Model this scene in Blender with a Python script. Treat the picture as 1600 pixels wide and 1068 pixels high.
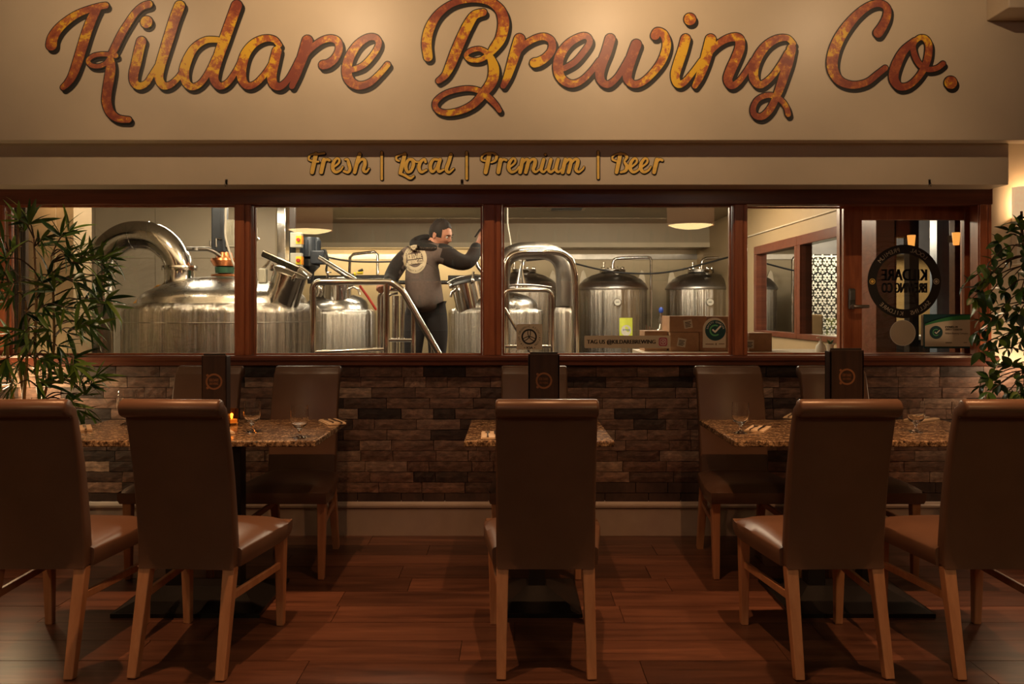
import bpy, bmesh, math, random
from mathutils import Vector, Matrix, Euler
random.seed(7)
PI = math.pi
for o in list(bpy.data.objects):
    bpy.data.objects.remove(o)
SC = bpy.context.scene
COL = SC.collection
# ------------------------------------------------------------------ camera, world, exposure
F = 1244.4; H = 1.407; HZ = 482.0
cam = bpy.data.cameras.new('camera'); camo = bpy.data.objects.new('camera', cam); COL.objects.link(camo)
camo.location = (0, 0, H); camo.rotation_euler = (PI/2, 0, 0)
cam.sensor_width = 36.0; cam.lens = 36.0*F/1600.0; cam.shift_y = -(534-HZ)/1600.0
cam.clip_start = .05
SC.camera = camo
SC.view_settings.view_transform = 'Standard'; SC.view_settings.look = 'None'
SC.view_settings.gamma = 1.0; SC.view_settings.use_curve_mapping = False
SC.view_settings.exposure = 0.0
try:
    SC.cycles.use_denoising = True
    SC.cycles.max_bounces = 8; SC.cycles.diffuse_bounces = 3; SC.cycles.glossy_bounces = 5
    SC.cycles.transmission_bounces = 8; SC.cycles.transparent_max_bounces = 12
    SC.cycles.caustics_reflective = False; SC.cycles.caustics_refractive = False
    SC.cycles.sample_clamp_indirect = 4.0
except Exception:
    pass
world = bpy.data.worlds.new('world'); SC.world = world; world.use_nodes = True
world.node_tree.nodes['Background'].inputs[0].default_value = (1.0, .45, .28, 1)
world.node_tree.nodes['Background'].inputs[1].default_value = .006

WARM = (1.0, .66, .33); NEUT = (1.0, .86, .66)
def light(kind, name, loc, power, color, rot=(0, 0, 0), size=.1, sizey=None, spot=None, blend=.6, parent=None, spread=None):
    l = bpy.data.lights.new(name, kind); l.energy = power; l.color = color
    if kind == 'AREA':
        l.size = size
        if sizey: l.shape = 'RECTANGLE'; l.size_y = sizey
        if spread: l.spread = spread
    else:
        l.shadow_soft_size = size
    if spot: l.spot_size = spot; l.spot_blend = blend
    o = bpy.data.objects.new(name, l); COL.objects.link(o); o.location = loc; o.rotation_euler = rot
    if parent: o.parent = parent
    return o
def aim(a, b):
    return (Vector(b)-Vector(a)).to_track_quat('-Z', 'Y').to_euler()
# spots in the restaurant ceiling, in front of the sign (X, Y, Z) -> aim
SPOT_Z = 3.40; SPOT_Y = 3.62
SPOTS = [(-2.5, .62), (-1.05, 1.25), (.62, 1.3), (2.1, .6)]
for i, (sx, k) in enumerate(SPOTS):
    light('SPOT', 'sign_spot_light', (sx, SPOT_Y, SPOT_Z-.03), 33*k, (1.0, .67, .38), aim((sx, SPOT_Y, SPOT_Z), (sx+.04, 4.58, 3.05)), .012, spot=math.radians(128), blend=1.0)
for sx in (-2.3, -.75, .75, 2.3):  # extra spots added to brighten the posts, bricks and skirting
    light('SPOT', 'wall_fill_light', (sx, SPOT_Y, SPOT_Z-.03), 11, (1.0, .62, .34), aim((sx, SPOT_Y, SPOT_Z), (sx, 4.95, .95)), .012, spot=math.radians(62), blend=1.0)
# down lights over the row of near chairs and tables
DOWN_Y = 2.88
DOWNS = [(-2.0, 1.0), (-.95, 1.0), (.2, .8), (1.25, 1.0), (2.2, .9)]
for sx, k in DOWNS:
    light('SPOT', 'table_down_light', (sx, DOWN_Y, SPOT_Z-.03), 150*k, (1.0, .46, .19), aim((sx, DOWN_Y, SPOT_Z), (sx, DOWN_Y+.62, 0)), .02, spot=math.radians(58), blend=.8)
light('SPOT', 'corner_down_light', (-3.0, 2.6, 3.3), 40, (1, .55, .34), aim((-3.0, 2.6, 3.3), (-2.7, 3.2, 0)), .05, spot=math.radians(50), blend=.8)
light('SPOT', 'corner_down_light', (3.1, 3.0, 3.3), 50, (1, .6, .42), aim((3.1, 3.0, 3.3), (2.75, 3.6, 0)), .05, spot=math.radians(46), blend=.8)
ROOM_FILLS = [(-2.4, -1.2), (2.4, -1.2), (-1.2, -2.6), (1.2, -2.6)]  # unseen cool fill added behind the camera for the chair backs
for sx, sy in ROOM_FILLS: light('POINT', 'room_fill_light', (sx, sy, 3.34), 4.5, (.75, .88, 1.1), size=.06)
# brewery battens
BATTENS = [(-2.6, 7.4, 22, NEUT), (.6, 7.2, 18, NEUT), (-1.3, 8.7, 22, NEUT), (1.5, 8.6, 30, (1, .93, .8))]
BREW_FILLS = [(-2.7, 5.75, 18), (-1.75, 5.75, 48), (-.75, 5.9, 36), (.25, 5.8, 18), (.75, 7.6, 62), (1.75, 7.8, 55), (-2.1, 7.9, 16)]  # unseen points added for streaks on the steel and light from the front
# ------------------------------------------------------------------ helpers
def P(px, py, Y):
    return Vector(((px-800)/F*Y, Y, H+(HZ-py)/F*Y))
def PX(px, Y): return (px-800)/F*Y
def PZ(py, Y): return H+(HZ-py)/F*Y
def tag(o, label=None, cat=None, group=None, kind=None):
    if label: o['label'] = label
    if cat: o['category'] = cat
    if group: o['group'] = group
    if kind: o['kind'] = kind
    return o
def empty(name, loc=(0, 0, 0), rz=0, parent=None):
    o = bpy.data.objects.new(name, None); COL.objects.link(o)
    o.location = loc; o.rotation_euler = (0, 0, rz); o.empty_display_size = .05
    if parent: o.parent = parent
    return o
def children(o): return [c for c in bpy.data.objects if c.parent == o]
def build_kids():
    d = {}
    for c in bpy.data.objects:
        if c.parent: d.setdefault(c.parent.name, []).append(c)
    return d
def copy_tree(o, parent=None, kids=None):
    if kids is None: kids = build_kids()
    c = o.copy(); COL.objects.link(c); c.parent = parent
    for ch in kids.get(o.name, []): copy_tree(ch, c, kids)
    return c
class MB:
    def __init__(s): s.v = []; s.f = []; s.mi = []; s.cur = 0
    def add(s, vs, fs):
        n = len(s.v); s.v += [tuple(v) for v in vs]
        for f in fs: s.f.append(tuple(i+n for i in f)); s.mi.append(s.cur)
        return s
    def box(s, x0, x1, y0, y1, z0, z1, M=None):
        vs = [Vector(p) for p in ((x0,y0,z0),(x1,y0,z0),(x1,y1,z0),(x0,y1,z0),(x0,y0,z1),(x1,y0,z1),(x1,y1,z1),(x0,y1,z1))]
        if M: vs = [M @ v for v in vs]
        return s.add(vs, [(0,3,2,1),(4,5,6,7),(0,1,5,4),(1,2,6,5),(2,3,7,6),(3,0,4,7)])
    def beam(s, a, b, wa, wb=None, up=(0,0,1)):
        """square bar from a to b; wa/wb = (w, h) at each end"""
        a = Vector(a); b = Vector(b); wb = wb or wa; d = (b-a).normalized(); up = Vector(up)
        if abs(d.dot(up)) > .99: up = Vector((0,1,0))
        u = d.cross(up).normalized(); w = u.cross(d).normalized(); vs = []
        for p, (q, r) in ((a, wa), (b, wb)):
            for i, j in ((-1,-1),(1,-1),(1,1),(-1,1)): vs.append(p+u*i*q/2+w*j*r/2)
        return s.add(vs, [(3,2,1,0),(4,5,6,7),(0,1,5,4),(1,2,6,5),(2,3,7,6),(3,0,4,7)])
    def tube(s, pts, r, n=12, closed=False, caps=True):
        pts = [Vector(p) for p in pts]; m = len(pts)
        rs = r if isinstance(r, (list, tuple)) else [r]*m
        vs = []; prev = None
        for i, p in enumerate(pts):
            if closed: d = pts[(i+1) % m]-pts[i-1]
            else: d = pts[min(i+1, m-1)]-pts[max(i-1, 0)]
            d.normalize()
            if prev is None:
                t = Vector((0,0,1)) if abs(d.z) < .9 else Vector((0,1,0))
                u = d.cross(t).normalized()
            else:
                u = (prev-d*prev.dot(d))
                u = u.normalized() if u.length > 1e-6 else d.orthogonal().normalized()
            prev = u; w = d.cross(u)
            for k in range(n):
                a = 2*PI*k/n; vs.append(p+(u*math.cos(a)+w*math.sin(a))*rs[i])
        fs = []
        for i in range(m if closed else m-1):
            j = (i+1) % m
            for k in range(n):
                k2 = (k+1) % n; fs.append((i*n+k, i*n+k2, j*n+k2, j*n+k))
        if caps and not closed: fs.append(tuple(range(n-1, -1, -1))); fs.append(tuple((m-1)*n+k for k in range(n)))
        return s.add(vs, fs)
    def lathe(s, prof, n=32, M=None, c=(0,0,0)):
        """prof = [(r, z)...] around Z"""
        vs = []; fs = []; ids = []; c = Vector(c)
        for r, z in prof:
            if r < 1e-6: ids.append([len(vs)]); vs.append(Vector((0,0,z)))
            else:
                b = len(vs); ids.append([b+k for k in range(n)])
                for k in range(n): a = 2*PI*k/n; vs.append(Vector((r*math.cos(a), r*math.sin(a), z)))
        for i in range(len(ids)-1):
            A, B = ids[i], ids[i+1]
            for k in range(n):
                k2 = (k+1) % n
                if len(A) == 1 and len(B) == 1: continue
                if len(A) == 1: fs.append((A[0], B[k2], B[k])) if False else fs.append((A[0], B[k], B[k2])[::-1])
                elif len(B) == 1: fs.append((A[k], A[k2], B[0]))
                else: fs.append((A[k], A[k2], B[k2], B[k]))
        if M: vs = [M @ v for v in vs]
        vs = [v+c for v in vs]
        return s.add(vs, fs)
    def prism(s, poly, y0, y1, M=None):
        """poly in XZ extruded along Y"""
        n = len(poly); vs = [Vector((x, y0, z)) for x, z in poly]+[Vector((x, y1, z)) for x, z in poly]
        if M: vs = [M @ v for v in vs]
        fs = [tuple(range(n)), tuple(range(2*n-1, n-1, -1))]
        for i in range(n): j = (i+1) % n; fs.append((i, i+n, j+n, j))
        return s.add(vs, fs)
    def profx(s, poly, x0, x1):
        """poly in YZ extruded along X"""
        n = len(poly); vs = [Vector((x0, y, z)) for y, z in poly]+[Vector((x1, y, z)) for y, z in poly]
        fs = [tuple(range(n-1, -1, -1)), tuple(range(n, 2*n))]
        for i in range(n): j = (i+1) % n; fs.append((i, j, j+n, i+n))
        return s.add(vs, fs)
    def mesh(s, name, mats, smooth=False):
        me = bpy.data.meshes.new(name); me.from_pydata(s.v, [], s.f)
        if not isinstance(mats, (list, tuple)): mats = [mats]
        for m in mats: me.materials.append(m)
        me.polygons.foreach_set('material_index', s.mi)
        if smooth: me.polygons.foreach_set('use_smooth', [True]*len(me.polygons))
        bm = bmesh.new(); bm.from_mesh(me); bmesh.ops.recalc_face_normals(bm, faces=bm.faces); bm.to_mesh(me); bm.free()
        if smooth:
            try: me.set_sharp_from_angle(angle=math.radians(38))
            except Exception: pass
        me.update(); return me
    def build(s, name, mats, parent=None, smooth=False, bevel=0, loc=None, seg=2):
        o = bpy.data.objects.new(name, s.mesh(name, mats, smooth)); COL.objects.link(o)
        if parent: o.parent = parent
        if loc is not None: o.location = loc
        if bevel:
            m = o.modifiers.new('bevel', 'BEVEL'); m.width = bevel; m.segments = seg; m.limit_method = 'ANGLE'; m.angle_limit = math.radians(40)
        return o
def spline(pts, k=8, closed=False):
    """Catmull-Rom through tuples of any dimension"""
    n = len(pts); out = []
    m = n if closed else n-1
    for i in range(m):
        if closed: a, b, c, d = pts[i-1], pts[i], pts[(i+1) % n], pts[(i+2) % n]
        else: a, b, c, d = pts[max(i-1, 0)], pts[i], pts[i+1], pts[min(i+2, n-1)]
        for t in range(k):
            t /= k
            out.append(tuple(.5*(2*q+(r-p)*t+(2*p-5*q+4*r-w)*t*t+(3*q-p-3*r+w)*t**3) for p, q, r, w in zip(a, b, c, d)))
    if not closed: out.append(tuple(pts[-1]))
    return out
def ribbon(mb, pts, to_world, grow=0, off=(0, 0), lift=0, rise=.0004):
    """flat round-ended stroke; pts = [(px, py, width)] in pixels; it rises slightly along its length so crossings never share a plane"""
    n = len(pts); L = []; R = []; E = []
    for i in range(n):
        x, y, w = pts[i]; x2, y2, _ = pts[min(i+1, n-1)]; x1, y1, _ = pts[max(i-1, 0)]
        dx, dy = x2-x1, y2-y1; l = math.hypot(dx, dy) or 1; nx, ny = -dy/l, dx/l; h = w/2+grow
        L.append((x+nx*h+off[0], y+ny*h+off[1])); R.append((x-nx*h+off[0], y-ny*h+off[1])); E.append(lift+rise*i/(n-1))
    def T(p, e): q = to_world(*p); return (q[0], q[1]-e, q[2])
    vs = [T(p, e) for p, e in zip(L, E)]+[T(p, e) for p, e in zip(R, E)]
    fs = [(i, i+1, n+i+1, n+i) for i in range(n-1)]
    for e, j in ((0, 1), (n-1, n-2)):
        x, y, w = pts[e]; h = w/2+grow; ax, ay = L[e][0]-x-off[0], L[e][1]-y-off[1]; a0 = math.atan2(ay, ax)
        ox, oy = x-pts[j][0], y-pts[j][1]; s = 1 if (math.cos(a0+PI/2)*ox+math.sin(a0+PI/2)*oy) > 0 else -1
        b = len(vs); m = 8
        for k in range(1, m): t = a0+s*PI*k/m; vs.append(T((x+off[0]+h*math.cos(t), y+off[1]+h*math.sin(t)), E[e]))
        fs.append((e,)+tuple(range(b, b+m-1))+(n+e,))
    mb.add(vs, fs)
def disc(mb, x, y, r, to_world, n=24, ry=None):
    ry = ry or r
    mb.add([to_world(x+r*math.cos(2*PI*k/n), y+ry*math.sin(2*PI*k/n)) for k in range(n)], [tuple(range(n))])
def ring(mb, x, y, r0, r1, to_world, n=40, a0=0, a1=2*PI, ky=1):
    full = abs(a1-a0) > 6.28; m = n if full else n+1
    vs = []
    for k in range(m):
        a = a0+(a1-a0)*k/n
        for r in (r0, r1): vs.append(to_world(x+r*math.cos(a), y+ky*r*math.sin(a)))
    fs = []
    for k in range(n):
        j = (k+1) % m; fs.append((2*k, 2*k+1, 2*j+1, 2*j))
    mb.add(vs, fs)
# ------------------------------------------------------------------ materials
def newmat(name):
    m = bpy.data.materials.new(name); m.use_nodes = True; nt = m.node_tree
    return m, nt, nt.nodes['Principled BSDF']
def coord(nt, scale, kind='Object'):
    t = nt.nodes.new('ShaderNodeTexCoord'); mp = nt.nodes.new('ShaderNodeMapping')
    mp.inputs['Scale'].default_value = scale if isinstance(scale, (tuple, list)) else (scale,)*3
    nt.links.new(t.outputs[kind], mp.inputs[0]); return mp.outputs[0]
def noise(nt, vec, scale=5, detail=4, rough=.55, dist=0):
    n = nt.nodes.new('ShaderNodeTexNoise'); n.inputs['Scale'].default_value = scale; n.inputs['Detail'].default_value = detail
    n.inputs['Roughness'].default_value = rough; n.inputs['Distortion'].default_value = dist
    nt.links.new(vec, n.inputs['Vector']); return n.outputs['Fac']
def ramp(nt, fac, stops, interp='LINEAR'):
    r = nt.nodes.new('ShaderNodeValToRGB'); r.color_ramp.interpolation = interp
    while len(r.color_ramp.elements) < len(stops): r.color_ramp.elements.new(.5)
    for e, (p, c) in zip(r.color_ramp.elements, stops):
        e.position = p; e.color = (*c, 1) if len(c) == 3 else c
    nt.links.new(fac, r.inputs[0]); return r.outputs[0]
def bump(nt, b, h, strength=.3, dist=.01):
    n = nt.nodes.new('ShaderNodeBump'); n.inputs['Strength'].default_value = strength; n.inputs['Distance'].default_value = dist
    nt.links.new(h, n.inputs['Height']); nt.links.new(n.outputs[0], b.inputs['Normal'])
def mixc(nt, fac, a, b, mode='MIX'):
    n = nt.nodes.new('ShaderNodeMix'); n.data_type = 'RGBA'; n.blend_type = mode
    for s, k in ((fac, 0), (a, 6), (b, 7)):
        if hasattr(s, 'is_output'): nt.links.new(s, n.inputs[k])
        elif isinstance(s, (int, float)): n.inputs[k].default_value = s
        else: n.inputs[k].default_value = (*s, 1)
    return n.outputs[2]
def plain(name, c, rough=.5, metal=0, var=.12, scale=12, bmp=.05, emit=None, es=1, spec=None, coat=0):
    m, nt, b = newmat(name)
    v = coord(nt, 1); f = noise(nt, v, scale, 5)
    col = ramp(nt, f, [(.3, tuple(x*(1-var) for x in c)), (.7, tuple(min(1, x*(1+var)) for x in c))])
    nt.links.new(col, b.inputs['Base Color']); b.inputs['Roughness'].default_value = rough; b.inputs['Metallic'].default_value = metal
    if bmp: bump(nt, b, f, bmp, .005)
    if emit: b.inputs['Emission Color'].default_value = (*emit, 1); b.inputs['Emission Strength'].default_value = es
    if coat: b.inputs['Coat Weight'].default_value = coat
    if spec is not None: b.inputs['Specular IOR Level'].default_value = spec
    return m
def wood(name, dark, lite, axis='x', scale=1.0, rough=.4, contrast=(.3, .7), rnd=False, coat=0):
    m, nt, b = newmat(name)
    s = {'x': (1.2, 14, 14), 'y': (14, 1.2, 14), 'z': (14, 14, 1.2)}[axis]
    v = coord(nt, tuple(q*scale for q in s))
    if rnd:
        oi = nt.nodes.new('ShaderNodeObjectInfo'); ad = nt.nodes.new('ShaderNodeVectorMath'); ad.operation = 'ADD'
        mu = nt.nodes.new('ShaderNodeMath'); mu.operation = 'MULTIPLY'; mu.inputs[1].default_value = 90
        nt.links.new(oi.outputs['Random'], mu.inputs[0]); nt.links.new(v, ad.inputs[0]); nt.links.new(mu.outputs[0], ad.inputs[1]); v = ad.outputs[0]
    f = noise(nt, v, 1.6, 7, .62, .6)
    col = ramp(nt, f, [(contrast[0], dark), (contrast[1], lite)])
    if rnd:
        rr = ramp(nt, oi.outputs['Random'], [(0, (.62, .6, .6)), (.5, (.95, .9, .88)), (1, (1.2, 1.12, 1.05))])
        col = mixc(nt, 1.0, col, rr, 'MULTIPLY')
    nt.links.new(col, b.inputs['Base Color']); b.inputs['Roughness'].default_value = rough
    if coat: b.inputs['Coat Weight'].default_value = coat; b.inputs['Coat Roughness'].default_value = .2
    bump(nt, b, f, .12, .003); return m
M = {}
def steel(name, c=(.72, .70, .67), rough=.16, streak=.35, zst=.6):
    m, nt, b = newmat(name)
    v = coord(nt, (9, 9, zst)); f = noise(nt, v, 2.2, 4, .6)
    col = ramp(nt, f, [(.25, tuple(x*.8 for x in c)), (.75, c)])
    nt.links.new(col, b.inputs['Base Color']); b.inputs['Metallic'].default_value = 1
    mr = nt.nodes.new('ShaderNodeMapRange'); mr.inputs[3].default_value = rough*.75; mr.inputs[4].default_value = rough*1.5
    v2 = coord(nt, (3, 3, 1)); f2 = noise(nt, v2, 2, 3); nt.links.new(f2, mr.inputs[0]); nt.links.new(mr.outputs[0], b.inputs['Roughness'])
    bump(nt, b, f, streak, .02); return m
def brushed(name):
    m, nt, b = newmat(name); v = coord(nt, (10, 10, .1)); f = noise(nt, v, 2.4, 5, .65)
    nt.links.new(ramp(nt, f, [(.3, (.42, .39, .35)), (.7, (.80, .76, .70))]), b.inputs['Base Color']); b.inputs['Metallic'].default_value = 1
    b.inputs['Roughness'].default_value = .25; b.inputs['Anisotropic'].default_value = .92; b.inputs['Anisotropic Rotation'].default_value = .25
    t = nt.nodes.new('ShaderNodeTangent'); t.direction_type = 'RADIAL'; t.axis = 'Z'; nt.links.new(t.outputs[0], b.inputs['Tangent'])
    g = noise(nt, coord(nt, (4.5, 4.5, .04)), 1.8, 2, .5); ma = nt.nodes.new('ShaderNodeMath'); ma.operation = 'MULTIPLY_ADD'; ma.inputs[1].default_value = 3.5
    nt.links.new(g, ma.inputs[0]); nt.links.new(f, ma.inputs[2]); bump(nt, b, ma.outputs[0], .85, .018); return m
M['steel_body'] = brushed('brushed_steel_body')
M['steel'] = steel('polished_steel', (.78, .76, .73), .12, .06, 3)
M['steel_dome'] = steel('steel_dome', (.62, .59, .55), .24, .12, 3)
M['steel_dark'] = steel('dull_steel', (.35, .33, .31), .32, .1, 3)
M['copper'] = plain('copper', (.55, .22, .1), .3, 1)
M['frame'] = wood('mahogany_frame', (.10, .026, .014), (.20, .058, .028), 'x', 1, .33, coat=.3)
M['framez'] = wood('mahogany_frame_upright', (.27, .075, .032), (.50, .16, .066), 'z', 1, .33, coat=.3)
M['leg'] = wood('beech_leg', (.46, .22, .11), (.62, .33, .18), 'z', 1, .38)
M['floor_plank'] = wood('floor_plank', (.055, .025, .017), (.20, .095, .062), 'x', .9, .33, (.28, .74), rnd=True)
M['cream'] = plain('cream_paint', (.62, .53, .40), .42, var=.04, scale=3, bmp=.03)
M['creamw'] = plain('white_cream_paint', (.66, .56, .42), .5, var=.05, scale=4)
M['skirting'] = plain('skirting_paint', (.42, .33, .27), .38, var=.05)
M['bwall'] = plain('brewery_wall', (.46, .37, .245), .5, var=.08, scale=2)
M['bceil'] = plain('brewery_ceiling', (.40, .33, .24), .45, var=.06, scale=2)
M['ceil'] = plain('ceiling_paint', (.35, .27, .2), .7)
M['dark'] = plain('dark_paint', (.04, .03, .026), .5)
M['black'] = plain('black_metal', (.012, .012, .013), .38, .3)
M['rubber'] = plain('black_rubber', (.012, .012, .012), .55)
M['concrete'] = plain('concrete_floor', (.07, .055, .045), .6)
def leather():
    m, nt, b = newmat('brown_leather'); v = coord(nt, 1)
    f = noise(nt, v, 160, 3, .6); g = noise(nt, v, 4, 3)
    nt.links.new(ramp(nt, g, [(.3, (.135, .076, .050)), (.7, (.168, .096, .064))]), b.inputs['Base Color'])
    b.inputs['Roughness'].default_value = .34; b.inputs['Specular IOR Level'].default_value = .5
    bump(nt, b, f, .12, .002); return m
M['leather'] = leather()
def granite():
    m, nt, b = newmat('brown_granite'); v = coord(nt, 1)
    f = noise(nt, v, 75, 5, .8); g = noise(nt, v, 20, 4, .7)
    c1 = ramp(nt, f, [(.40, (.03, .02, .014)), (.5, (.32, .22, .13)), (.60, (.72, .56, .36))])
    c2 = ramp(nt, g, [(.38, (.35, .3, .28)), (.62, (1.0, .95, .9))])
    nt.links.new(mixc(nt, 1, c1, c2, 'MULTIPLY'), b.inputs['Base Color']); b.inputs['Roughness'].default_value = .16; return m
M['granite'] = granite()
def brick():
    m, nt, b = newmat('reclaimed_brick'); oi = nt.nodes.new('ShaderNodeObjectInfo')
    v = coord(nt, (3.2, 8, 1.9)); ad = nt.nodes.new('ShaderNodeVectorMath'); ad.operation = 'ADD'
    mu = nt.nodes.new('ShaderNodeMath'); mu.operation = 'MULTIPLY'; mu.inputs[1].default_value = 70
    nt.links.new(oi.outputs['Random'], mu.inputs[0]); nt.links.new(v, ad.inputs[0]); nt.links.new(mu.outputs[0], ad.inputs[1])
    f = noise(nt, ad.outputs[0], 1.5, 7, .68); 
    base = ramp(nt, oi.outputs['Random'], [(0, (.05, .032, .026)), (.2, (.095, .058, .046)), (.35, (.21, .115, .08)), (.65, (.27, .155, .11)), (.85, (.36, .22, .16)), (1, (.44, .30, .22))])
    k = ramp(nt, f, [(.3, (.45, .42, .4)), (.5, (.9, .9, .9)), (.72, (1.7, 1.6, 1.5))])
    nt.links.new(mixc(nt, 1, base, k, 'MULTIPLY'), b.inputs['Base Color']); b.inputs['Roughness'].default_value = .62
    bump(nt, b, f, .45, .008); return m
M['brick'] = brick()
M['mortar'] = plain('dark_mortar', (.045, .032, .025), .8, scale=40, bmp=.3)
def glassm(name, tint=(1, 1, 1), refl=1.0):
    m = bpy.data.materials.new(name); m.use_nodes = True; nt = m.node_tree; nt.nodes.clear()
    out = nt.nodes.new('ShaderNodeOutputMaterial'); mx = nt.nodes.new('ShaderNodeMixShader'); t = nt.nodes.new('ShaderNodeBsdfTransparent')
    g = nt.nodes.new('ShaderNodeBsdfGlossy'); g.inputs['Roughness'].default_value = .0; fr = nt.nodes.new('ShaderNodeFresnel'); fr.inputs[0].default_value = 1.5
    v = coord(nt, 1); n = noise(nt, v, 1.2, 2); tc = ramp(nt, n, [(0, tuple(x*.985 for x in tint)), (1, tint)])
    nt.links.new(tc, t.inputs[0])
    nt.links.new(fr.outputs[0], mx.inputs[0]); nt.links.new(t.outputs[0], mx.inputs[1]); nt.links.new(g.outputs[0], mx.inputs[2]); nt.links.new(mx.outputs[0], out.inputs[0])
    return m
M['pane'] = glassm('window_glass', (.93, .93, .90))
def realglass(name, tint=(1, 1, 1)):
    m, nt, b = newmat(name); v = coord(nt, 1); n = noise(nt, v, 3, 2)
    nt.links.new(ramp(nt, n, [(0, tuple(x*.98 for x in tint)), (1, tint)]), b.inputs['Base Color'])
    b.inputs['Transmission Weight'].default_value = 1; b.inputs['Roughness'].default_value = .02; b.inputs['IOR'].default_value = 1.45; return m
M['glassware'] = realglass('clear_glassware')
M['amber'] = realglass('amber_glass', (1, .5, .15))
M['flame'] = plain('candle_flame', (1, .5, .1), emit=(1, .42, .08), es=8, bmp=0)
M['wax'] = plain('candle_wax', (.8, .6, .4), emit=(1, .35, .07), es=.6, bmp=0)
M['lampglow'] = plain('lamp_diffuser', (1, .9, .6), emit=(1, .70, .30), es=18, bmp=0)
M['shade'] = plain('copper_fabric_shade', (.45, .22, .12), .7, emit=(1, .42, .18), es=1.1, scale=60)
M['sconce'] = plain('sconce_fabric', (.75, .6, .42), .7, emit=(1, .66, .36), es=.55, scale=60)
M['battenglow'] = plain('batten_diffuser', (1, 1, 1), emit=(1, .9, .74), es=9, bmp=0)
M['card'] = plain('cardboard', (.46, .27, .16), .75, scale=30)
M['paper'] = plain('white_paper', (.75, .70, .60), .6, var=.05)
M['sticker'] = plain('cream_sticker', (.56, .47, .34), .5, var=.03)
M['ink'] = plain('black_ink', (.016, .013, .011), .5)
M['napkin'] = plain('cream_napkin', (.72, .58, .40), .8, var=.06, scale=60)
M['cutlery'] = plain('cutlery_steel', (.75, .7, .62), .18, 1)
M['green'] = plain('green_ink', (.03, .19, .06), .45)
M['teal'] = plain('dark_teal_ink', (.006, .05, .055), .4)
M['lgreen'] = plain('light_green_ink', (.10, .38, .14), .45)
M['yellow'] = plain('yellow_print', (.80, .62, .03), .5)
M['lime'] = plain('lime_print', (.72, .78, .10), .5)
M['orange'] = plain('orange_plastic', (.85, .30, .02), .4)
M['greyplastic'] = plain('grey_plastic', (.50, .48, .40), .5)
M['bluegrey'] = plain('blue_grey_motor', (.045, .055, .075), .4, .3)
M['motorgreen'] = plain('green_motor', (.03, .10, .06), .4)
M['red'] = plain('red_plastic', (.45, .03, .015), .45)
M['blue'] = plain('blue_plastic', (.02, .06, .35), .4)
M['insta'] = plain('magenta_print', (.42, .05, .10), .5)
M['hose'] = plain('translucent_hose', (.6, .55, .48), .35)
M['skin'] = plain('skin', (.52, .24, .16), .55, var=.08, scale=18)
M['hair'] = plain('dark_hair', (.007, .005, .004), .75, var=.4, scale=90, bmp=.4)
M['sweat'] = plain('charcoal_sweatshirt', (.13, .10, .095), .9, scale=50, bmp=.2)
M['sleeve'] = plain('black_jersey', (.010, .009, .010), .85, scale=50, bmp=.2)
M['jeans'] = plain('dark_jeans', (.022, .021, .026), .85, scale=60, bmp=.2)
M['shoe'] = plain('black_shoe', (.012, .011, .010), .5)
M['eye'] = plain('eye_white', (.6, .55, .5), .3)
M['gold'] = plain('gold_paint', (.92, .60, .13), .45, var=.10, scale=30)
M['menuwood'] = wood('dark_menu_wood', (.014, .008, .006), (.035, .018, .012), 'z', 1.4, .4)
M['emblem'] = plain('bronze_emblem', (.16, .075, .035), .45)
M['handle'] = plain('satin_nickel', (.42, .37, .32), .32, 1)
M['greyplate'] = plain('grey_lock_plate', (.15, .14, .125), .38, .7)
M['terracotta'] = plain('dark_planter', (.06, .04, .03), .5)
M['soil'] = plain('soil', (.03, .02, .012), .9, scale=60, bmp=.5)
M['cane'] = wood('bamboo_cane', (.36, .20, .09), (.52, .32, .15), 'z', 1, .4)
M['bark'] = plain('bark', (.10, .06, .035), .8, scale=50, bmp=.4)
def leafm(name, a, bcol, c):
    m, nt, b = newmat(name); oi = nt.nodes.new('ShaderNodeObjectInfo')
    nt.links.new(ramp(nt, oi.outputs['Random'], [(0, a), (.55, bcol), (1, c)]), b.inputs['Base Color']); b.inputs['Roughness'].default_value = .35
    b.inputs['Subsurface Weight'].default_value = 0
    f = noise(nt, coord(nt, (4, 60, 4)), 4, 2); bump(nt, b, f, .15, .002); return m
M['bleaf'] = leafm('bamboo_leaf', (.02, .06, .022), (.05, .14, .035), (.26, .46, .07))
M['fleaf'] = leafm('ficus_leaf', (.018, .055, .016), (.05, .14, .03), (.22, .38, .06))
def goldred():
    m, nt, b = newmat('mottled_gold_red_print'); v = coord(nt, 1)
    big = noise(nt, v, 2.6, 4, .6); fine = noise(nt, v, 22, 6, .72, .4)
    ad = nt.nodes.new('ShaderNodeMath'); ad.operation = 'MULTIPLY_ADD'; nt.links.new(fine, ad.inputs[0]); ad.inputs[1].default_value = .85
    mu = nt.nodes.new('ShaderNodeMath'); mu.operation = 'MULTIPLY'; mu.inputs[1].default_value = 1.1; nt.links.new(big, mu.inputs[0]); nt.links.new(mu.outputs[0], ad.inputs[2]); sb_ = nt.nodes.new('ShaderNodeMath'); sb_.operation = 'MULTIPLY'; sb_.inputs[1].default_value = .94; nt.links.new(ad.outputs[0], sb_.inputs[0])
    ad = sb_
    col = ramp(nt, ad.outputs[0], [(.78, (.26, .055, .03)), (.92, (.46, .13, .04)), (1.0, (.72, .36, .03)), (.99, (.80, .48, .03))])
    r = nt.nodes[-1]
    r.color_ramp.elements[0].position = .80; r.color_ramp.elements[1].position = .93; r.color_ramp.elements[2].position = 1.0; r.color_ramp.elements[3].position = 1.0
    nt.links.new(col, b.inputs['Base Color']); b.inputs['Roughness'].default_value = .45; return m
M['goldred'] = goldred()
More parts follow.
